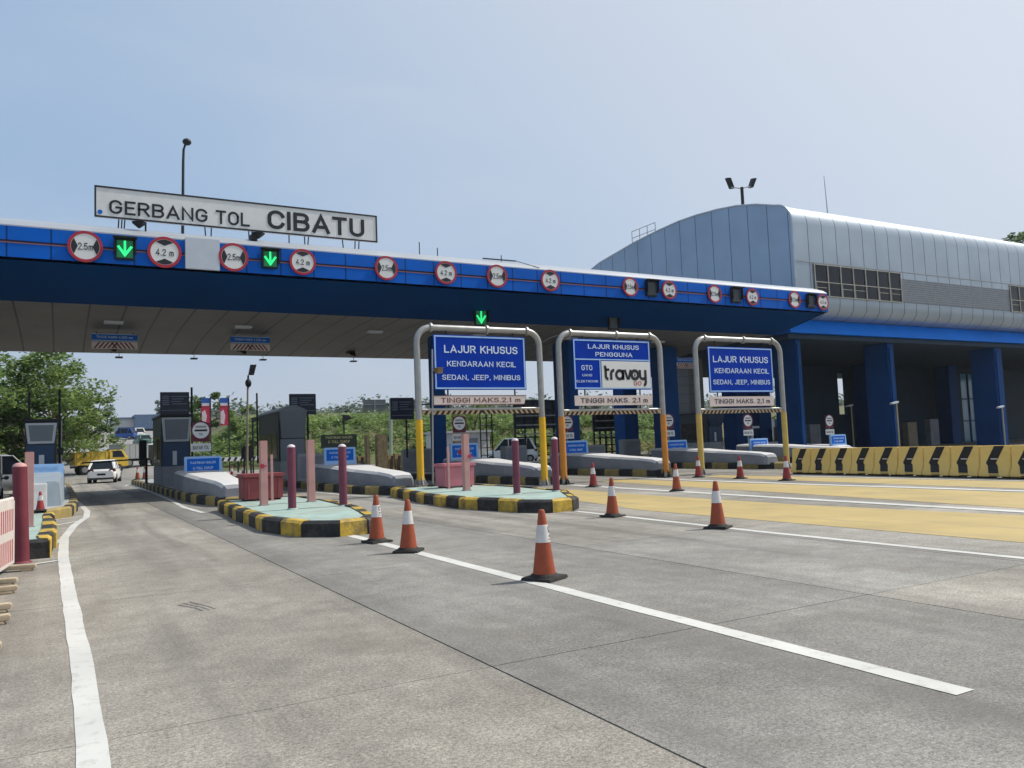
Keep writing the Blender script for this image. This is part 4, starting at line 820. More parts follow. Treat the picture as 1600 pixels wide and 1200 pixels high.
# concrete guard blocks beside the booths
def block(x0, x1, y0, y1, z1, label, m='greyconc'):
    t = thing('guard_block', ((x0 + x1) / 2, y0, .2), label, 'concrete block'); MB().box(x0, x1, y0, y1, .2, z1).build('body', m, t, bevel=.04)
    MB().box(x0 + .1, x1 - .1, y0 - .006, y0 + .01, .35, z1 - .12).build('front_panel', 'conc', t); return t
block(8.95, 10.2, 35.0, 35.5, 1.42, 'grey concrete block in front of the curved roof booth'); block(15.9, 17.5, 40.2, 40.6, 1.42, 'grey block just left of the yellow gantry left leg', 'greyconc'); block(19.9, 21.2, 36.3, 36.9, 1.4, 'grey block behind the round purple post, under the parked pickup')
block(26.0, 27.4, 38.0, 38.5, 1.25, 'grey slanted block in the middle of the travoy gantry opening'); block(30.4, 31.7, 40.2, 40.8, 1.5, 'pale grey block left of the orange right leg')
# leftmost island pieces
t = thing('guard_block', (-.5, 25, .2), 'white block beside the small red cone on the leftmost island', 'concrete block'); MB().box(-.82, -.29, 25, 25.6, .2, .93).build('body', 'white', t, bevel=.03); MB().box(-.80, -.30, 24.985, 25.0, .25, .62).build('front_panel', 'white', t, bevel=.005)
t = thing('crash_barrier', (-.2, 27, .2), 'blue grey slanted concrete nose behind the white block on the left', 'crash barrier')
m_ = MB(); m_.hexa([(-.85, 25.7, .2), (.06, 26.2, .2), (.16, 30.5, .2), (-.85, 30.5, .2)], [(-.85, 25.7, .92), (-.02, 26.1, .95), (.14, 30.5, 1.28), (-.85, 30.5, 1.28)]); m_.build('body', P('blue_grey_concrete', (.26, .32, .38), .8, 0, .1, 1.5, .2, 30, dirt=.3, dirtcol=(.17, .19, .21)), t, bevel=.04)
t = thing('notice_board', (-.3, 29, 1.2), 'pale blue faded board on the leftmost concrete nose', 'notice'); MB().prism([(-.95, .95), (.12, .92), (.12, 1.42), (-.9, 1.44)], 29.0, 29.15, 'Y').build('face', 'lightblue', t, bevel=.02)
m_ = MB(); m_.text('PASTIKAN', -.35, 1.29, .6, .13, 28.998); m_.text('SALDO', -.35, 1.08, .5, .13, 28.998); m_.build('lettering', P('faded_letter', (.26, .46, .72), .6), t)
t = thing('concrete_post', (-1.0, 27, .2), 'thin pale post behind the round red post at left', 'post'); MB().box(-1.02, -.94, 27, 27.1, .2, 1.25).build('body', 'white', t)

# ================================================================== POSTS AND BINS
def round_post(x, y, z0, h, r, m, label, lean=0):
    t = thing('bollard', (x, y, z0), label, 'bollard', 'round posts on the islands')
    MB().tube([(x, y, z0), (x + lean, y, z0 + h)], r, 18).build('post', m, t, smooth=True)
    m_ = MB(); m_.lathe([(r, 0), (r * .9, .03), (r * .5, .055), (.01, .062)], (x + lean, y, z0 + h), 18); m_.build('cap', 'paleend' if m != 'redpost' else 'pink', t, smooth=True)
    m_ = MB(); m_.lathe([(r + .035, 0), (r + .03, .012), (r + .005, .03)], (x, y, z0), 18); m_.build('footing', 'green' if m != 'redpost' else 'redpost', t); return t
def square_post(x, y, z0, h, label, s=.085):
    t = thing('square_post', (x, y, z0), label, 'post', 'pink square posts on the islands')
    MB().box(x - s, x + s, y - s, y + s, z0, z0 + h).build('post', 'pink', t, bevel=.008)
    MB().box(x - s - .02, x + s + .02, y - s - .02, y + s + .02, z0, z0 + .02).build('footing', 'greyconc', t); return t
round_post(4.42, 17.8, .26, 1.35, .088, 'purple', 'purple round post at the front left of the red bin island'); round_post(5.53, 17.7, .26, 1.32, .088, 'purple', 'purple round post by the nose of the red bin island')
round_post(9.79, 17.35, .26, 1.31, .088, 'purple', 'purple round post in the middle of the pink bin island'); round_post(10.9, 17.3, .26, 1.31, .088, 'purple', 'purple round post beside the right leg of the yellow gantry')
round_post(-.485, 14.35, 0, 1.44, .10, 'redpost', 'thick red post beside the red and white barrier', -.04)
square_post(4.25, 19.8, .26, 1.54, 'pink square post with a red tag in front of the red bin'); square_post(5.44, 20.0, .26, 1.53, 'pink square post right of the red bin'); square_post(9.76, 20.1, .26, 1.56, 'pink square post in front of the pink bin'); square_post(-.5, 18.0, .28, 1.42, 'pink square post behind the thick red post', .075)
def bin_(x0, x1, y0, y1, z0, z1, m, label):
    t = thing('waste_bin', ((x0 + x1) / 2, y0, z0), label, 'bin')
    m_ = MB(); m_.hexa([(x0 + .015, y0 + .02, z0 + .04), (x1 - .015, y0 + .02, z0 + .04), (x1 - .015, y1 - .02, z0 + .04), (x0 + .015, y1 - .02, z0 + .04)], [(x0, y0, z1 - .1), (x1, y0, z1 - .1), (x1, y1, z1 - .1), (x0, y1, z1 - .1)]); m_.build('body', m, t, bevel=.02)
    MB().box(x0 - .04, x1 + .04, y0 - .04, y1 + .04, z1 - .1, z1).build('lid', m, t, bevel=.02)
    m_ = MB()
    for x in (x0 + .12, x1 - .12): MB().box(x - .025, x + .025, y0 - .012, y0 + .03, z0 + .07, z1 - .12).build('rib', m, t)
    for x in (x0 + .12, x1 - .12):
        for y in (y0 + .15, y1 - .15): MB().box(x - .06, x + .06, y - .06, y + .06, z0, z0 + .05).build('foot', 'iron', t)
    return t
bin_(4.2, 5.22, 21.9, 22.7, .26, .97, 'binred', 'dark red bin on the left green island'); bin_(9.92, 10.92, 21.9, 22.6, .26, .98, 'binpink', 'pink bin on the green island by the yellow gantry leg')
for x, y, h, lab in ((4.85, 21.6, 1.28, 'thin pink stake in front of the dark red bin'), (9.92, 21.6, 1.3, 'thin pink stake in front of the pink bin')):
    t = thing('stake', (x, y, .26), lab, 'post'); MB().box(x - .03, x + .03, y - .03, y + .03, .26, .18 + h).build('post', 'pink', t); MB().box(x - .07, x + .07, y - .07, y + .07, .26, .28).build('footing', 'pink', t)
for x, y, z, lab in ((4.2, 19.70, 1.2, 'small red ribbon tied round the pink post left of the red bin'), (9.84, 20.0, 1.2, 'small red ribbon tied round the pink post by the pink bin')):
    m_ = MB(); m_.ring(x, y, z, .025, .055, .02, 12); m_.box(x - .02, x + .11, y + .002, y + .012, z - .012, z + .012); tag(m_.build('ribbon', 'flagred'), lab, 'ribbon')
# ================================================================== TRAFFIC CONES
def cone(body='coneor', h=.75, label='x', group='orange traffic cones', base=True):
    t = thing('traffic_cone', (0, 0, 0), label, 'traffic cone', group); k = h / .75
    m_ = MB(); m_.hexa([(-.19 * k, -.19 * k, 0), (.19 * k, -.19 * k, 0), (.19 * k, .19 * k, 0), (-.19 * k, .19 * k, 0)], [(-.18 * k, -.18 * k, .03), (.18 * k, -.18 * k, .03), (.18 * k, .18 * k, .03), (-.18 * k, .18 * k, .03)]); m_.lathe([(.165 * k, .03), (.15 * k, .05), (.125 * k, .065)], n=20); m_.build('base', 'rubber', t)
    def rr(z): return (.125 + (.034 - .125) * (z - .06) / .69) * k
    m_ = MB(); m_.lathe([(rr(.05), .06 * k), (rr(.25), .25 * k), (rr(.42), .42 * k), (rr(.6), .6 * k), (rr(.735), .735 * k), (rr(.75) * .75, .75 * k), (.012, .752 * k)], n=24); m_.build('body', body, t, smooth=True)
    m_ = MB(); m_.lathe([(rr(.40) + .004, .40 * k), (rr(.585) + .004, .585 * k), (rr(.585), .588 * k)], n=24); cl = m_.build('collar', 'conewhite', t, smooth=True)
    # printed emblem on the collar, curved with it
    m_ = MB()
    def on(a, z): r_ = rr(z) + .0065; return (r_ * math.sin(a), -r_ * math.cos(a), z * k)
    def patch(a0, a1, z0, z1): m_.quad(on(a0, z0), on(a1, z0), on(a1, z1), on(a0, z1))
    for i in range(9):
        a0, a1 = R(30 + i * 30), R(60 + i * 30)
        q = [(.034 * math.cos(a), .036 * math.sin(a)) for a in (a0, a1)] + [(.018 * math.cos(a), .019 * math.sin(a)) for a in (a1, a0)]
        m_.quad(*[on(.35 + u / .07 * .6, .535 + v) for u, v in q])
    patch(.1, .6, .455, .472)
    for i in range(5): patch(-.1 + i * .17, .0 + i * .17, .425, .435)
    m_.build('emblem', 'letter', cl); return t
cp = cone()
for i, (x, y, rz, lab) in enumerate([(4.65, 7.70, .45, 'nearest orange cone, standing alone in the foreground'), (4.46, 12.55, .2, 'orange cone at the nose of the red bin island'), (4.40, 11.05, .9, 'orange cone between the nearest cone and the red bin island'), (9.43, 12.95, .3, 'orange cone just right of the pink bin island nose'), (9.34, 9.95, .5, 'orange cone alone on the thin white line at centre right'), (14.98, 17.5, .7, 'orange cone on the white line between the two yellow bands')]):
    o = place(cp, (x, y, .008), lab, rz, i == 0); o.rotation_euler.x = rnd.uniform(-.025, .025); o.rotation_euler.y = rnd.uniform(-.025, .025); o.scale.z = rnd.uniform(.97, 1.02)
cr = cone('conered', .78, group='red traffic cones')
for i, (x, y, rz, lab) in enumerate([(15.1, 21.7, .3, 'red cone inside the travoy lane beside the orange left leg'), (20.39, 20.5, .5, 'red cone between the legs of the gantry nearest the blue columns'), (20.1, 18.2, .2, 'red cone by the left end of the chevron wall'), (20.5, 22.7, .6, 'red cone at the left foot of the gantry nearest the blue columns'), (-.42, 23.9, .1, 'small red cone beside the white block at left')]):
    o = place(cr, (x, y, .004), lab, rz, i == 0)
    if i == 4: o.scale = (.75, .75, .62); o.location.z = .27
for i, (x, y, lab) in enumerate([(3.9, 51.0, 'orange cone, left of the two behind the dark booth'), (4.25, 50.7, 'orange cone, right of the two behind the dark booth'), (9.7, 54.5, 'distant dark red cone, left of two beyond the blue notice'), (10.7, 56, 'distant dark red cone, right of two beyond the blue notice')]):
    o = place(cp if i < 2 else cr, (x, y, .28 if i < 2 else .004), lab, .3)
# ================================================================== BARRIERS
def jersey(label):
    t = thing('road_barrier', (0, 0, 0), label, 'road barrier', 'yellow chevron barriers in a row'); L = .90
    pr = [(-.27, .05), (-.27, .12), (-.15, .36), (-.10, .92), (.10, .92), (.15, .36), (.27, .12), (.27, .05)]
    m_ = MB(); m_.prism(pr, -L / 2 + .006, L / 2 - .006, 'Y'); m_.build('body', P('barrier_yellow', (.82, .57, .17), .7, 0, .14, 2, .15, 20, dirt=.45, dirtcol=(.30, .25, .16), dscale=2), t, bevel=.018)
    def fx(z): return -.10 - .05 * (.92 - z) / .56 if z > .36 else (-.15 - .12 * (.36 - z) / .24 if z > .12 else -.27)
    m_ = MB()
    def q(y0, z0, y1, z1, wd):   # a slanted band across the sloped face
        k = 3
        for i in range(k):
            a, b = i / k, (i + 1) / k; ya, za, yb, zb = y0 + (y1 - y0) * a, z0 + (z1 - z0) * a, y0 + (y1 - y0) * b, z0 + (z1 - z0) * b
            m_.add([(fx(za) - .005, ya - wd / 2, za), (fx(za) - .005, ya + wd / 2, za), (fx(zb) - .005, yb + wd / 2, zb), (fx(zb) - .005, yb - wd / 2, zb)], [(0, 1, 2, 3)])
    q(-.13, .91, .12, .43, .29); q(.12, .43, .07, .36, .29); q(.07, .36, -.03, .06, .29); m_.build('chevron', 'black', t)
    m_ = MB(); m_.add([(fx(.55) - .012, -.08, .53), (fx(.55) - .012, .12, .53), (fx(.57) - .012, .12, .56), (fx(.57) - .012, -.08, .56)], [(0, 1, 2, 3)]); m_.build('reflector', 'pinkwhite', t)
    MB().box(-.2, .2, -.38, -.2, 0, .05).build('foot', 'rubber', t); MB().box(-.2, .2, .2, .38, 0, .05).build('foot', 'rubber', t); return t
jp = jersey('x'); N_ = 19
ordn = ['end', 'second', 'third', 'fourth', 'fifth', 'sixth', 'seventh', 'eighth', 'ninth', 'tenth', 'eleventh', 'twelfth', 'thirteenth', 'fourteenth', 'fifteenth', 'sixteenth', 'seventeenth', 'eighteenth', 'nineteenth']
for i in range(12):
    y = 20.55 - i * .905; place(jp, (23.62 - .055 * i, y, 0), f"yellow barrier with black chevron, {ordn[i]} one counted from the gantry leg", R(-3.2) + rnd.uniform(-.02, .02), i == 0)
# red and white plastic barriers at the left edge
def plastic_barrier(y0, y1, x, lab, rz=0):
    t = thing('plastic_barrier', (x, (y0 + y1) / 2, 0), lab, 'barrier', 'red and white plastic barriers at the left edge')
    t.rotation_euler = (0, 0, R(rz)); MB().box(x - .03, x + .03, y0, y1, .08, .98).build('panel', 'barwhite', t, bevel=.012)
    m_ = MB(); n = int((y1 - y0 - .1) / .13)
    for z0, z1 in ((.14, .44), (.56, .86)):
        for k in range(n): a = y0 + .07 + k * .13; m_.box(x + .0285, x + .0312, a, a + .065, z0, z1)
    m_.build('red_slat', 'barred', t); m_ = MB()
    for k in range(n + 1): a = y0 + .04 + k * .13; m_.tube([(x, a, .975), (x, a + .05, 1.0)], .028, 6)
    m_.build('top_knob', 'barwhite', t)
    for y in (y0 + .25, y1 - .3):
        f = MB(); f.box(x - .4, x + .34, y - .07, y + .07, .03, .085); f.box(x - .36, x - .2, y - .08, y + .08, 0, .03); f.box(x + .16, x + .30, y - .08, y + .08, 0, .03); f.build('foot', 'wood', t, bevel=.01)
    return t
plastic_barrier(11.65, 13.6, -.70, 'red and white plastic barrier beside the thick red post', -7); plastic_barrier(9.55, 11.45, -.76, 'red and white plastic barrier nearer the camera at the left edge'); plastic_barrier(7.5, 9.4, -.74, 'nearest red and white plastic barrier, only its foot in view')

# ================================================================== VEHICLES
def loft(st, mb):   # st: list of (y, [(x,z) ring])
    vs = []; n = len(st[0][1])
    for y, ring in st: vs += [(x, y, z) for x, z in ring]
    fs = []
    for i in range(len(st) - 1):
        for j in range(n): fs.append((i * n + j, i * n + (j + 1) % n, (i + 1) * n + (j + 1) % n, (i + 1) * n + j))
    fs += [tuple(range(n)), tuple((len(st) - 1) * n + j for j in range(n - 1, -1, -1))]
    return mb.add(vs, fs)
def wheel(t, x, y, r, w_=.2):
    o = MB().tube([(x - w_ / 2, y, r), (x + w_ / 2, y, r)], r, 18).build('wheel', 'tyre', t, smooth=True)
    s = 1 if x > 0 else -1; MB().tube([(x + s * (w_ / 2 - .02), y, r), (x + s * (w_ / 2 + .006), y, r)], r * .6, 14).build('rim', 'chrome', o)
def car(label, paint_, L=3.8, W=1.68, H=1.48, kind='hatch', group=None, cat='car', z=0, loc=(0, 0), rz=0):
    t = thing('parked_car' if kind == 'suv' else 'car', (0, 0, 0), label, cat, group); hw = W / 2; h = L / 2; zb = .24; zt = .92 if H < 1.7 else 1.05
    def ring(w_, a, b):   # rounded lower body section
        return [(-w_ * .9, a), (-w_, a + .14), (-w_, (a + b) / 2 + .04), (-w_ * .92, b - .05), (-w_ * .8, b), (w_ * .8, b), (w_ * .92, b - .05), (w_, (a + b) / 2 + .06), (w_, a + .14), (w_ * .9, a)]
    m_ = MB(); loft([(-h, ring(hw * .82, zb + .12, zt - .16)), (-h + .06, ring(hw * .9, zb + .04, zt - .05)), (-h + .25, ring(hw * .97, zb, zt)), (-h + .8, ring(hw, zb - .03, zt)), (h - 1.3, ring(hw, zb - .03, zt)), (h - .7, ring(hw * .97, zb, zt - .04)), (h - .2, ring(hw * .88, zb, zt - .2)), (h, ring(hw * .7, zb + .08, zt - .36))], m_); m_.build('body', paint_, t, smooth=True)
    ry = -h + .12 if kind != 'sedan' else -h + .8
    def cab(w0, w1, a, b): return [(-w0, a), (-w1, b), (w1, b), (w0, a)]
    e = .0
    m_ = MB(); loft([(ry, cab(hw * .86, hw * .84, zt - .06, zt - .02)), (ry + .46, cab(hw * .90, hw * .66, zt - .06, H - .07)), (h - 1.75, cab(hw * .94, hw * .74, zt - .06, H - .07)), (h - .95, cab(hw * .90, hw * .84, zt - .06, zt - .02))], m_); m_.build('window', 'glass', t, smooth=False)
    m_ = MB(); loft([(ry + .34, cab(hw * .68, hw * .60, H - .12, H - .09)), (ry + .55, cab(hw * .73, hw * .62, H - .08, H - .01)), (0.1, cab(hw * .77, hw * .68, H - .08, H)), (h - 1.95, cab(hw * .77, hw * .68, H - .08, H - .02)), (h - 1.7, cab(hw * .75, hw * .66, H - .09, H - .07))], m_); m_.build('roof', paint_, t, smooth=True)
    m_ = MB()
    for s in (-1, 1):
        m_.tube([(s * hw * .88, ry + .03, zt - .04), (s * hw * .70, ry + .47, H - .08)], .085, 6); m_.tube([(s * hw * .93, .1, zt - .04), (s * hw * .76, .1, H - .06)], .035, 6); m_.tube([(s * hw * .88, h - .97, zt - .03), (s * hw * .755, h - 1.75, H - .06)], .04, 6)
        m_.tube([(s * hw * .93, ry + .85, zt - .04), (s * hw * .74, ry + .75, H - .06)], .07, 6)
    m_.build('pillar', paint_, t)
    for s in (-1, 1):
        m_ = MB(); m_.hexa([(s * hw * .86, -h + .03, zt - .20), (s * hw * .5, -h - .012, zt - .16), (s * hw * .5, -h + .1, zt - .16), (s * hw * .97, -h + .25, zt - .18)][::s], [(s * hw * .88, -h + .07, zt - .02), (s * hw * .56, -h + .03, zt - .05), (s * hw * .56, -h + .12, zt - .03), (s * hw * .95, -h + .26, zt - .01)][::s]); m_.build('tail_lamp', 'taillamp', t)
        m_ = MB(); m_.ball((s * (hw + .1), h - 1.15, zt + .04), .09, 8, 6, .8); m_.tube([(s * hw * .9, h - 1.15, zt), (s * (hw + .06), h - 1.15, zt + .03)], .025, 5); m_.build('mirror', 'boothdark', t, smooth=True)
        MB().box(s * hw * .75 - .16, s * hw * .75 + .16, h - .2, h - .1, zt - .34, zt - .2).build('headlight', 'framegrey', t, bevel=.03)
    MB().box(-.24, .24, -h - .012, -h + .04, .50, .62).build('number_plate', 'plate', t)
    m_ = MB(); m_.box(-hw * .86, hw * .86, -h + .0, -h + .25, zb + .0, zb + .14); m_.box(-hw * .85, hw * .85, h - .22, h - .02, zb, zb + .16); m_.build('bumper', 'boothdark', t, bevel=.03)
    for x in (-hw + .1, hw - .1):
        for y in (-h + .62, h - .72): wheel(t, x, y, .30)
    t.location = (*loc, z); t.rotation_euler = (0, 0, rz); return t
car('white hatchback leaving the leftmost lane beyond the booths', 'carwhite', loc=(2.62, 59.6), rz=R(-9))
car('white car cut off by the left picture edge', 'carwhite', L=4.4, W=1.75, H=1.5, loc=(-2.75, 36.6), rz=R(183))
car('silver minibus with dark windows at the left edge behind the white car', 'carsilver', L=4.6, W=1.8, H=1.92, kind='suv', cat='minibus', loc=(-2.6, 45.5), rz=R(-80))
car('white pickup car with dark windows parked behind the yellow legged gantry', 'carwhite', L=4.4, W=1.75, H=1.95, kind='suv', loc=(31.4, 56.5), rz=R(60))
for x, y, p, rz, lab, H in ((9.3, 150, 'carblue', 60, 'small far blue car on the rising road', 1.9), (11.6, 152, 'carwhite', 10, 'far white car right of the blue car on the rising road', 1.8), (10.4, 128, 'cargreen', 10, 'far dark green car in the middle of the rising road', 1.5), (13.0, 128, 'cargreen', 10, 'far dark green car nearest the dark toll booth', 1.6), (8.6, 98, 'carwhite', 8, 'far white car beside the dark toll booth, with grey front', 1.6)):
    car(lab, p, H=H, L=4.2, loc=(x, y), z=road_z(y) + .12, rz=R(rz), group='far cars on the rising road')
def truck(label, loc, z, rz, bed, cab_, box_h, L=4.6, cargo=True):
    t = thing('truck', (0, 0, 0), label, 'truck'); h = L / 2
    MB().box(-.75, .75, -h, h - .2, .55, .75).build('chassis', 'iron', t)
    m_ = MB(); m_.box(-.95, .95, -h, h - 1.7, .78, .78 + box_h); m_.build('cargo_bed', bed, t, bevel=.03)
    if box_h < 1.5:
        m_ = MB()
        for k in range(5):
            yy = -h + .2 + k * (L - 2.1) / 4
            for s in (-1, 1): m_.box(s * .95 - (.03 if s < 0 else 0), s * .95 + (.03 if s > 0 else 0), yy - .04, yy + .04, .8, .76 + box_h)
        m_.box(-.97, .97, -h - .01, h - 1.69, .78 + box_h - .01, .78 + box_h + .06); m_.build('bed_rib', bed, t)
        MB().box(-.85, .85, -h + .1, h - 1.8, .75 + box_h, .80 + box_h).build('load', 'boothdark', t)
    m_ = MB(); loft([(h - 1.6, [(-.92, .6), (-.92, 1.4), (-.82, 2.05), (.82, 2.05), (.92, 1.4), (.92, .6)]), (h - .5, [(-.92, .6), (-.92, 1.4), (-.80, 2.08), (.80, 2.08), (.92, 1.4), (.92, .6)]), (h - .05, [(-.9, .6), (-.9, 1.3), (-.8, 1.36), (.8, 1.36), (.9, 1.3), (.9, .6)])], m_); m_.build('cab', cab_, t)
    m_ = MB()
    for s in (-1, 1): m_.add([(s * .932, h - 1.35, 1.4), (s * .932, h - .35, 1.4), (s * .845, h - .62, 1.96), (s * .845, h - 1.35, 1.96)], [(0, 1, 2, 3)])
    m_.add([(-.78, h - .09, 1.42), (.78, h - .09, 1.42), (.74, h - .46, 2.02), (-.74, h - .46, 2.02)], [(0, 1, 2, 3)]); m_.build('window', 'glass', t)
    for x in (-.78, .78):
        for y in (-h + .8, h - .9): wheel(t, x, y, .4, .28)
    t.location = (*loc, z); t.rotation_euler = (0, 0, rz); return t
truck('yellow dump truck crossing beyond the white hatchback', (3.1, 80.5), road_z(80.5) + .05, R(-78), 'truckyel', 'truckyel', 1.1, 4.4)
truck('silver box truck right of the yellow dump truck', (6.5, 86), road_z(86) + .12, R(-55), 'carsilver', 'iron', 1.35, 4.6)
truck('far white truck under the trees at the left of the rising road', (5.2, 172), road_z(172) + .12, R(175), 'carsilver', 'carwhite', 2.0, 5.5)
truck('white truck seen between the blue columns right of the nearest gantry', (64.2, 58.5), 0, R(150), 'bldwhite', 'carwhite', 2.2, 5.5)

# ================================================================== THINGS BEYOND THE BOOTHS
t = thing('lamp_post', (8.78, 45, 0), 'pale lamp post with a square solar head beside the red bin', 'lamp post')
MB().tube([(8.78, 45, 0), (8.9, 45, 5.3)], [.07, .05], 10).build('pole', 'poleyel', t, smooth=True); m_ = MB(); m_.ball((8.92, 44.95, 5.32), .17, 10, 7, 1.4); m_.tube([(8.9, 45, 5.0), (8.93, 45, 5.75)], .05, 8); m_.build('lamp_body', 'iron', t, smooth=True)
m_ = MB(); m_.hexa([(8.92, 44.9, 5.75), (9.2, 44.85, 5.75), (9.22, 45.0, 5.8), (8.94, 45.05, 5.8)], [(9.06, 44.95, 6.32), (9.36, 44.9, 6.32), (9.36, 45.0, 6.35), (9.06, 45.1, 6.35)]); m_.build('solar_panel', 'iron', t)
t = thing('street_lamp', (12.17, 60, 0), 'short black street lamp with a pointed hood left of the grey booth', 'lamp post'); MB().tube([(12.17, 60, 0), (12.17, 60, 3.8)], .06, 8).build('pole', 'iron', t); m_ = MB(); m_.prism([(12.1, 3.75), (12.9, 3.95), (12.55, 4.15), (12.1, 4.1)], 59.9, 60.1, 'Y'); m_.build('lamp_head', 'iron', t)
t = thing('street_lamp', (18.93, 60, 0), 'short black street lamp rising behind the dark green board', 'lamp post'); MB().tube([(18.93, 60, 0), (18.93, 60, 3.9)], .06, 8).build('pole', 'iron', t); m_ = MB(); m_.prism([(18.85, 3.7), (19.6, 3.9), (19.3, 4.15), (18.85, 4.2)], 59.9, 60.1, 'Y'); m_.build('lamp_head', 'iron', t)
t = thing('control_box', (9.9, 50, 0), 'black control box on legs behind the red bin', 'box'); MB().box(9.5, 10.2, 50, 50.4, 1.1, 2.0).build('housing', 'iron', t, bevel=.12); m_ = MB(); m_.tube([(9.65, 50.2, 0), (9.65, 50.2, 1.1)], .05, 6); m_.tube([(10.05, 50.2, 0), (10.05, 50.2, 1.1)], .05, 6); m_.build('leg', 'iron', t)
t = thing('notice_board', (15.45, 50, 0), 'dark green board with pale lettering on posts above the blue notice', 'sign'); MB().box(14.3, 16.6, 50, 50.08, 1.66, 2.5).build('board', 'darkgreen', t); m_ = MB(); m_.text('PASTIKAN SALDO', 15.45, 2.32, 1.7, .17, 49.998); m_.text('E-TOLL CUKUP', 15.45, 2.05, 1.4, .17, 49.998); m_.build('lettering', P('pale_yellow_letter', (.5, .48, .25), .6), t); m_ = MB(); m_.tube([(14.6, 50.1, 0), (14.6, 50.1, 2.4)], .05, 6); m_.tube([(16.3, 50.1, 0), (16.3, 50.1, 2.4)], .05, 6); m_.build('post', 'iron', t)
for x, w_, h, lab in ((17.35, .28, 2.4, 'thin dark timber post right of the dark green board'), (18.3, .75, 2.45, 'thick brown timber post right of the dark green board'), (27.7, .9, 2.4, 'brown timber post behind the black ladder mast')):
    y = 50 if x < 20 else 58; t = thing('timber_post', (x, y, 0), lab, 'post'); MB().box(x - w_ / 2, x + w_ / 2, y, y + .4, 0, h).build('post', 'dryst', t, bevel=.05)
for i, x in enumerate((16.7, 17.6, 19.3, 20.2)):
    t = thing('striped_block', (x, 51.5, 0), ['brown and black striped block left of the thin timber post', 'brown and black striped block between the timber posts', 'brown and black striped block right of the thick timber post', 'brown and black striped block nearest the grey concrete block'][i], 'road barrier', 'striped blocks by the timber posts')
    MB().prism([(-.3 + 51.8, 0), (.3 + 51.8, 0), (.12 + 51.8, 1.05), (-.12 + 51.8, 1.05)], x - .42, x + .42, 'X').build('body', P('block_tan', (.28, .19, .09), .8, dirt=.3), t, bevel=.02); m_ = MB()
    for k in (0, 1): m_.prism([(x - .35 + k * .4, .02), (x - .17 + k * .4, .02), (x - .05 + k * .4, 1.0), (x - .2 + k * .4, 1.0)], 51.48, 51.6, 'Y')
    m_.build('stripe', 'kerbblk', t)
t = thing('road_sign_gantry', (28.3, 75, 0), 'far T shaped post with two dark sign panels left of the first gantry', 'road sign')
MB().tube([(28.3, 75, -.1), (28.45, 75, 6.4)], .16, 10).build('post', P('pale_green_pole', (.30, .35, .30), .6), t, smooth=True); MB().box(25.9, 34.6, 75, 75.12, 5.72, 5.86).build('cross_arm', 'iron', t)
for x0, x1 in ((25.6, 27.9), (28.95, 31.6), (33.0, 35.0)):
    p = MB().box(x0, x1, 74.9, 74.96, 5.35, 6.3).build('sign_panel', 'greyconc' if 0 else P('panel_back', (.10, .12, .13), .6, .3), t); m_ = MB(); m_.box(x0, x1, 74.86, 74.899, 5.8, 5.86); m_.box((x0 + x1) / 2 - .05, (x0 + x1) / 2 + .05, 74.84, 74.859, 5.35, 6.3); m_.build('rail', 'chrome', p)
t = thing('ladder_mast', (23.9, 46, 0), 'black lattice ladder mast inside the yellow legged gantry', 'mast'); m_ = MB()
for x in (23.45, 23.9, 24.3): m_.tube([(x, 46, 0), (x, 46, 3.9 if x < 24.2 else 3.6)], .045, 6)
for k in range(8): m_.tube([(23.45, 46, .35 + k * .48), (24.3, 46, .35 + k * .48)], .03, 6)
m_.build('lattice', 'iron', t)
def rack(x0, x1, y, z1, lab, nx=5, nz=7):
    t = thing('steel_rack', ((x0 + x1) / 2, y, 0), lab, 'steel rack'); m_ = MB()
    for i in range(nx + 1): x = x0 + (x1 - x0) * i / nx; m_.box(x - .06, x + .06, y, y + .12, 0, z1)
    for k in range(nz): z = .5 + (z1 - .5) * k / (nz - 1); m_.box(x0, x1, y + .01, y + .11, z - .05, z + .05)
    m_.build('frame', 'iron', t); m_ = MB()
    for k in range(2, nz - 2): z = .5 + (z1 - .5) * k / (nz - 1) + .2; m_.box(x0 + .1, x1 - .1, y - .03, y - .002, z, z + .1)
    m_.build('rail', 'chrome', t); MB().box(x0, x1, y + .2, y + .25, z1 * .55, z1).build('mesh_panel', P('mesh_dark', (.04, .05, .06), .7), t)
rack(31.1, 35.6, 55, 4.85, 'dark steel rack behind the right leg of the yellow legged gantry'); rack(39.3, 42.3, 56, 4.1, 'dark steel rack seen in the travoy gantry opening')
t = thing('hut', (28.4, 60, 0), 'low pale hut behind the black ladder mast', 'hut'); MB().box(27.8, 32.5, 62, 65, 0, 2.6).build('wall', 'bldwhite', t); MB().box(27.6, 32.8, 61.8, 65.2, 2.6, 2.75).build('roof', 'bldwhite', t); MB().box(30.2, 31.3, 61.95, 62.0, .2, 2.1).build('door', 'boothgrey', t)
for x, lab in ((12.75, 'red and blue banner on a pole right of the round sign'), (11.2, 'red and blue banner half hidden by the round sign'), ):
    t = thing('banner', (x, 75, 0), lab, 'banner', 'roadside banners'); MB().tube([(x + .42, 75, 0), (x + .42, 75, 6.6)], .05, 6).build('pole', 'iron', t)
    MB().box(x - .35, x + .38, 74.98, 75.0, 4.1, 5.9).build('cloth', 'flagred', t); MB().box(x - .35, x + .38, 74.975, 74.999, 5.9, 6.55).build('top_cloth', 'flagblue', t)
    m_ = MB(); m_.prism([(x - .3, 4.3), (x + .0, 4.2), (x + .1, 5.0), (x - .05, 5.5), (x - .3, 5.3)], 74.96, 74.979, 'Y'); m_.box(x - .3, x + .3, 74.955, 74.974, 5.85, 6.1); m_.build('print', 'flagwhite', t)
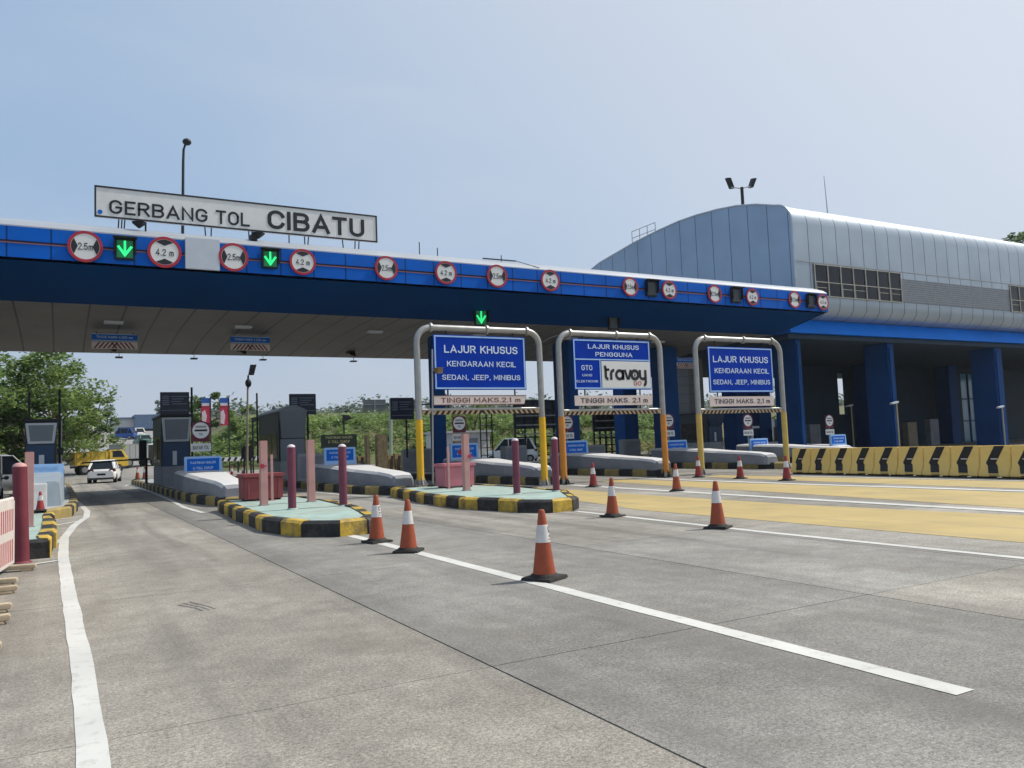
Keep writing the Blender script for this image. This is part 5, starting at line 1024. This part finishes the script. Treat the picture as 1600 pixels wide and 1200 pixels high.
t = thing('guard_rail', (13, 70, 0), 'white guard rail with black stripes beyond the red bin', 'guard rail'); MB().box(10.5, 15.5, 70, 70.1, .95, 1.3).build('rail', 'white', t); m_ = MB()
for k in range(10): m_.prism([(10.6 + k * .5, .97), (10.8 + k * .5, .97), (10.95 + k * .5, 1.28), (10.75 + k * .5, 1.28)], 69.985, 69.999, 'Y')
m_.build('stripe', 'black', t); m_ = MB()
for x in (10.8, 13, 15.2): m_.box(x - .06, x + .06, 70.1, 70.2, 0, 1.2)
m_.build('post', 'iron', t)
t = thing('warehouse', (19, 235, 10), 'far low blue and pale warehouse beyond the rising road', 'building'); zb = terr(19, 235) - .5
MB().box(13, 28, 232, 245, zb, zb + 5.2).build('wall', 'bldwhite', t); MB().box(17, 30, 230, 240, zb + 2.5, zb + 6.2).build('upper_storey', 'bldblue', t); MB().box(12.6, 28.4, 231.6, 245.4, zb + 5.2, zb + 5.6).build('roof', 'bldblue', t); MB().box(13.2, 27.8, 231.9, 231.99, zb + 2, zb + 3).build('window', 'glass', t)
t = thing('house', (32.4, 122, 5), 'far small red roofed house on the green bank', 'house'); zb = terr(32.4, 122) + .8
MB().box(31.2, 33.6, 121, 124, zb - 1, zb + 1.4).build('wall', 'bldwhite', t); MB().prism([(30.9, zb + 1.4), (33.9, zb + 1.4), (32.4, zb + 2.6)], 120.8, 124.2, 'Y').build('roof', 'redroof', t)
for i, (x, y, z) in enumerate([(46.35, 32.7, 3.15), (56.3, 40, 3.3), (57.8, 32.6, 2.75), (51.4, 40, 3.35)]):
    t = thing('lane_lamp', (x, y, 0), ['slim pole lamp in front of the middle blue column', 'slim pole lamp in the shade left of the glazed bay', 'slim pole lamp in front of the right blue column', 'slim pole lamp in the shade between the left blue columns'][i], 'lamp post', 'slim pole lamps under the office'); MB().tube([(x, y, 0), (x, y, z)], .05, 8).build('pole', 'poleyel', t, smooth=True); MB().hexa([(x - .55, y - .1, z - .1), (x + .1, y - .1, z - .02), (x + .1, y + .1, z - .02), (x - .55, y + .1, z - .1)], [(x - .5, y - .1, z), (x + .12, y - .1, z + .1), (x + .12, y + .1, z + .1), (x - .5, y + .1, z)]).build('lamp_head', 'framegrey', t)
t = thing('barrier_stand', (35.3, 41, .2), 'small white T shaped stand framed by the gantry nearest the blue columns', 'barrier stand'); MB().box(40.4, 40.6, 39.4, 39.6, .2, 1.9).build('post', 'framegrey', t); MB().box(40.3, 41.2, 39.4, 39.6, 1.9, 2.05).build('arm', 'framegrey', t)

# ================================================================== VEGETATION
def leaf_mat(name, c0, c1, c2):
    m = bpy.data.materials.new(name); m.use_nodes = True; n = m.node_tree.nodes; L = m.node_tree.links; n.remove(n['Principled BSDF'])
    g = n.new('ShaderNodeNewGeometry'); no = n.new('ShaderNodeTexNoise'); no.inputs['Scale'].default_value = .35; no.inputs['Detail'].default_value = 3; L.new(g.outputs['Position'], no.inputs[0])
    a = n.new('ShaderNodeMath'); a.operation = 'MULTIPLY_ADD'; a.inputs[1].default_value = .45; L.new(g.outputs['Random Per Island'], a.inputs[0]); s = n.new('ShaderNodeMath'); s.operation = 'MULTIPLY'; s.inputs[1].default_value = .65; L.new(no.outputs[0], s.inputs[0]); L.new(s.outputs[0], a.inputs[2])
    r_ = n.new('ShaderNodeValToRGB'); r_.color_ramp.elements[0].position = .25; r_.color_ramp.elements[0].color = (*c0, 1); r_.color_ramp.elements[1].position = .8; r_.color_ramp.elements[1].color = (*c2, 1); e = r_.color_ramp.elements.new(.52); e.color = (*c1, 1); L.new(a.outputs[0], r_.inputs[0])
    d = n.new('ShaderNodeBsdfPrincipled'); d.inputs['Roughness'].default_value = .55; d.inputs['Specular IOR Level'].default_value = .3; L.new(r_.outputs[0], d.inputs['Base Color']); tr = n.new('ShaderNodeBsdfTranslucent'); L.new(r_.outputs[0], tr.inputs[0]); mx_ = n.new('ShaderNodeMixShader'); mx_.inputs[0].default_value = .42; L.new(d.outputs[0], mx_.inputs[1]); L.new(tr.outputs[0], mx_.inputs[2]); L.new(mx_.outputs[0], n['Material Output'].inputs[0]); M[name] = m
leaf_mat('leaf_mid', (.045, .090, .024), (.13, .21, .050), (.28, .36, .10)); leaf_mat('leaf_dark', (.030, .065, .022), (.08, .145, .040), (.17, .25, .07)); leaf_mat('leaf_light', (.06, .12, .035), (.15, .24, .07), (.30, .38, .12)); leaf_mat('leaf_dry', (.07, .09, .02), (.16, .17, .05), (.30, .27, .10)); leaf_mat('leaf_far_hazed', (.08, .11, .09), (.12, .16, .12), (.17, .21, .15))  # far leaves are paler, with distance haze put into their colour
def leaves(mb, c, r, n, s, flat=.75, rg=rnd, shell=.35):
    c = Vector(c)
    for _ in range(n):
        d = Vector((rg.gauss(0, 1), rg.gauss(0, 1), rg.gauss(0, 1))); d.normalize(); q = rg.uniform(shell, 1) ** .6
        p = c + Vector((d.x * r, d.y * r, d.z * r * flat)) * q
        a = Vector((rg.uniform(-1, 1), rg.uniform(-1, 1), rg.uniform(-.5, .5))).normalized(); b = a.cross(Vector((rg.gauss(0, .45), rg.gauss(0, .45), 1)).normalized()); 
        if b.length < .05: continue
        b.normalize(); l = s * rg.uniform(.6, 1.5); w_ = l * rg.uniform(.35, .6)
        mb.add([p - a * l * .5, p + b * w_ * .5, p + a * l * .5, p - b * w_ * .5], [(0, 1, 2, 3)])
def tree(label, x, y, z0, h, r, n, s, leaf, lobes=14, trunk_r=.22, group='trees beyond the toll plaza', seed=1, cat='tree', base=.3, flat=.7):
    rg = random.Random(seed); t = thing('broadleaf_tree', (x, y, z0), label, cat, group); tb = MB(); cb = MB()
    tops = []; hb = h * base
    tb.tube([(x, y, z0 - .2), (x + rg.uniform(-.2, .2), y, z0 + hb), (x + rg.uniform(-.4, .4), y + rg.uniform(-.3, .3), z0 + h * .7)], [trunk_r, trunk_r * .8, trunk_r * .35], 8)
    for k in range(lobes):
        a = 2 * math.pi * k / lobes * 1.618 * 2 + rg.uniform(-.4, .4); u = (k + .5) / lobes; rr_ = r * (.35 + .65 * math.sin(math.pi * min(1, u * .85 + .1))) * rg.uniform(.55, 1.0)
        p = Vector((x + math.cos(a) * rr_, y + math.sin(a) * rr_, z0 + hb + (h - hb) * (.05 + .88 * u))); lr = r * rg.uniform(.26, .46)
        tb.tube([(x, y, z0 + hb * .8 + (h * .5 - hb * .5) * u), ((x + p.x) / 2, (y + p.y) / 2, p.z - lr * .5), p], [trunk_r * .4, trunk_r * .25, .03], 5)
        for q in range(4):
            pp = p + Vector((rg.uniform(-1, 1), rg.uniform(-1, 1), rg.uniform(-.5, .6))) * lr * .75; leaves(cb, pp, lr * rg.uniform(.45, .8), n // (lobes * 4), s, flat, rg)
    tb.build('trunk', 'bark', t, smooth=True); cb.build('crown', leaf, t); return t
tree('tall spreading tree reaching up to the canopy at the far left', -3.4, 70, .6, 9.4, 5.2, 9500, .36, 'leaf_mid', 17, .3, seed=3)
tree('broad tree with drooping outer branches right of the leftmost booth', -.4, 79, .3, 9.6, 5.0, 9500, .36, 'leaf_mid', 18, .3, seed=5, base=.18)
tree('bright green bushy tree at the left picture edge', -6.0, 62, 1.2, 6.2, 3.4, 9000, .32, 'leaf_light', 14, .2, seed=6, base=.08)
tree('dark dense tree right behind the leftmost booth', -2.0, 66, .3, 5.6, 2.4, 9000, .30, 'leaf_dark', 14, .2, seed=8, base=.06)
tree('low light green shrub beside the far white truck', 1.6, 93, .8, 3.6, 1.7, 4000, .28, 'leaf_light', 9, .1, seed=9, base=.08)
tree('dark tree hanging over the road side of the left tree group', 3.4, 98, 1.2, 7.4, 2.6, 4000, .32, 'leaf_dark', 12, .2, seed=10, base=.25)
tree('tall dark tree filling the left end behind the others', -9.5, 80, 1.5, 11, 5, 6500, .4, 'leaf_mid', 14, .3, seed=11, base=.1)
tree('tree with a ragged crown above the round sign by the dark booth', 13.6, 92, 1.2, 7.0, 2.3, 2600, .34, 'leaf_dark', 10, .16, seed=12, base=.45)
tree('loose pale tree right of the banners', 17.2, 92, 1.5, 5.4, 2.6, 3000, .30, 'leaf_light', 10, .14, seed=13, base=.25)
tree('tree behind the steel rack in the travoy gantry opening', 40.5, 62, 0, 4.6, 2.4, 3000, .28, 'leaf_light', 10, .14, seed=14, base=.1)
tree('tree seen between the blue columns above the white truck', 68, 66, 0, 6.6, 3.2, 3000, .34, 'leaf_mid', 10, .2, seed=15, base=.2)
tree('narrow tree in the gap right of the grey tiled column', 57.0, 58.5, 0, 5.5, 1.8, 2200, .26, 'leaf_light', 9, .12, seed=16, base=.1)
tree('tree top peeking over the right end of the silver roof', 116, 62, 0, 28.6, 6, 5000, .6, 'leaf_dark', 16, .5, seed=17, base=.5)
tree('tree behind the pale hut and ladder mast', 37, 74, .2, 5.5, 3.0, 3500, .3, 'leaf_mid', 10, .16, seed=18, base=.12)
tree('round dark far tree left of the dark fare board', 26.5, 250, terr(26.5, 250), 11, 4.0, 1500, .8, 'leaf_far_hazed', 10, .3, seed=19, base=.3)
# shrubs growing together over the bank
rg = random.Random(21); sb = MB()
for _ in range(1000):
    x = rg.uniform(13, 75); y = rg.uniform(80, 104); 
    if x < road_x(y) + 7: continue
    leaves(sb, (x, y, terr(x, y) + rg.uniform(.2, .9)), rg.uniform(.7, 1.7), 60, .42, .6, rg)
tag(sb.build('shrub_cover', 'leaf_light'), 'light green shrubs grown together over the bank behind the booths', 'shrubs', kind='stuff')
gb = MB()
for _ in range(260):
    x = rg.uniform(34, 75); y = rg.uniform(58, 72); leaves(gb, (x, y, rg.uniform(.2, .9)), rg.uniform(.5, 1.2), 40, .3, .8, rg)
tag(gb.build('tall_grass', 'leaf_dry'), 'dry yellow green grass behind the travoy gantry', 'grass', kind='stuff')
lb = MB()
for _ in range(160):
    x = rg.uniform(-24, -1.2); y = rg.uniform(60, 90); leaves(lb, (x, y, terr(x, y) + rg.uniform(.3, 1.3)), rg.uniform(.8, 1.6), 50, .3, .8, rg)
tag(lb.build('undergrowth', 'leaf_dark'), 'dark undergrowth below the trees at left', 'undergrowth', kind='stuff')
fb = MB()
for _ in range(900):
    x = rg.uniform(-60, 330); y = rg.uniform(150, 330)
    if -14 < x - road_x(y) < 10: continue
    hh = rg.uniform(1.5, 4.5); leaves(fb, (x, y, terr(x, y) + hh * .45), hh, 60, 1.1, .75, rg, 0)
tag(fb.build('distant_woodland', 'leaf_far_hazed'), 'far hazy green woodland along the skyline', 'woodland', kind='stuff')

# ================================================================== AIR
hz = MB().box(-520, 720, -210, 920, -2, 70).build('haze', bpy.data.materials.new('haze_air')); tag(hz, kind='stuff')
hm = hz.data.materials[0]; hm.use_nodes = True; hn = hm.node_tree.nodes; hn.remove(hn['Principled BSDF']); pv = hn.new('ShaderNodeVolumePrincipled')
pv.inputs['Color'].default_value = (.86, .90, .96, 1); pv.inputs['Density'].default_value = .00022; pv.inputs['Anisotropy'].default_value = .3
hm.node_tree.links.new(pv.outputs[0], hn['Material Output'].inputs['Volume'])
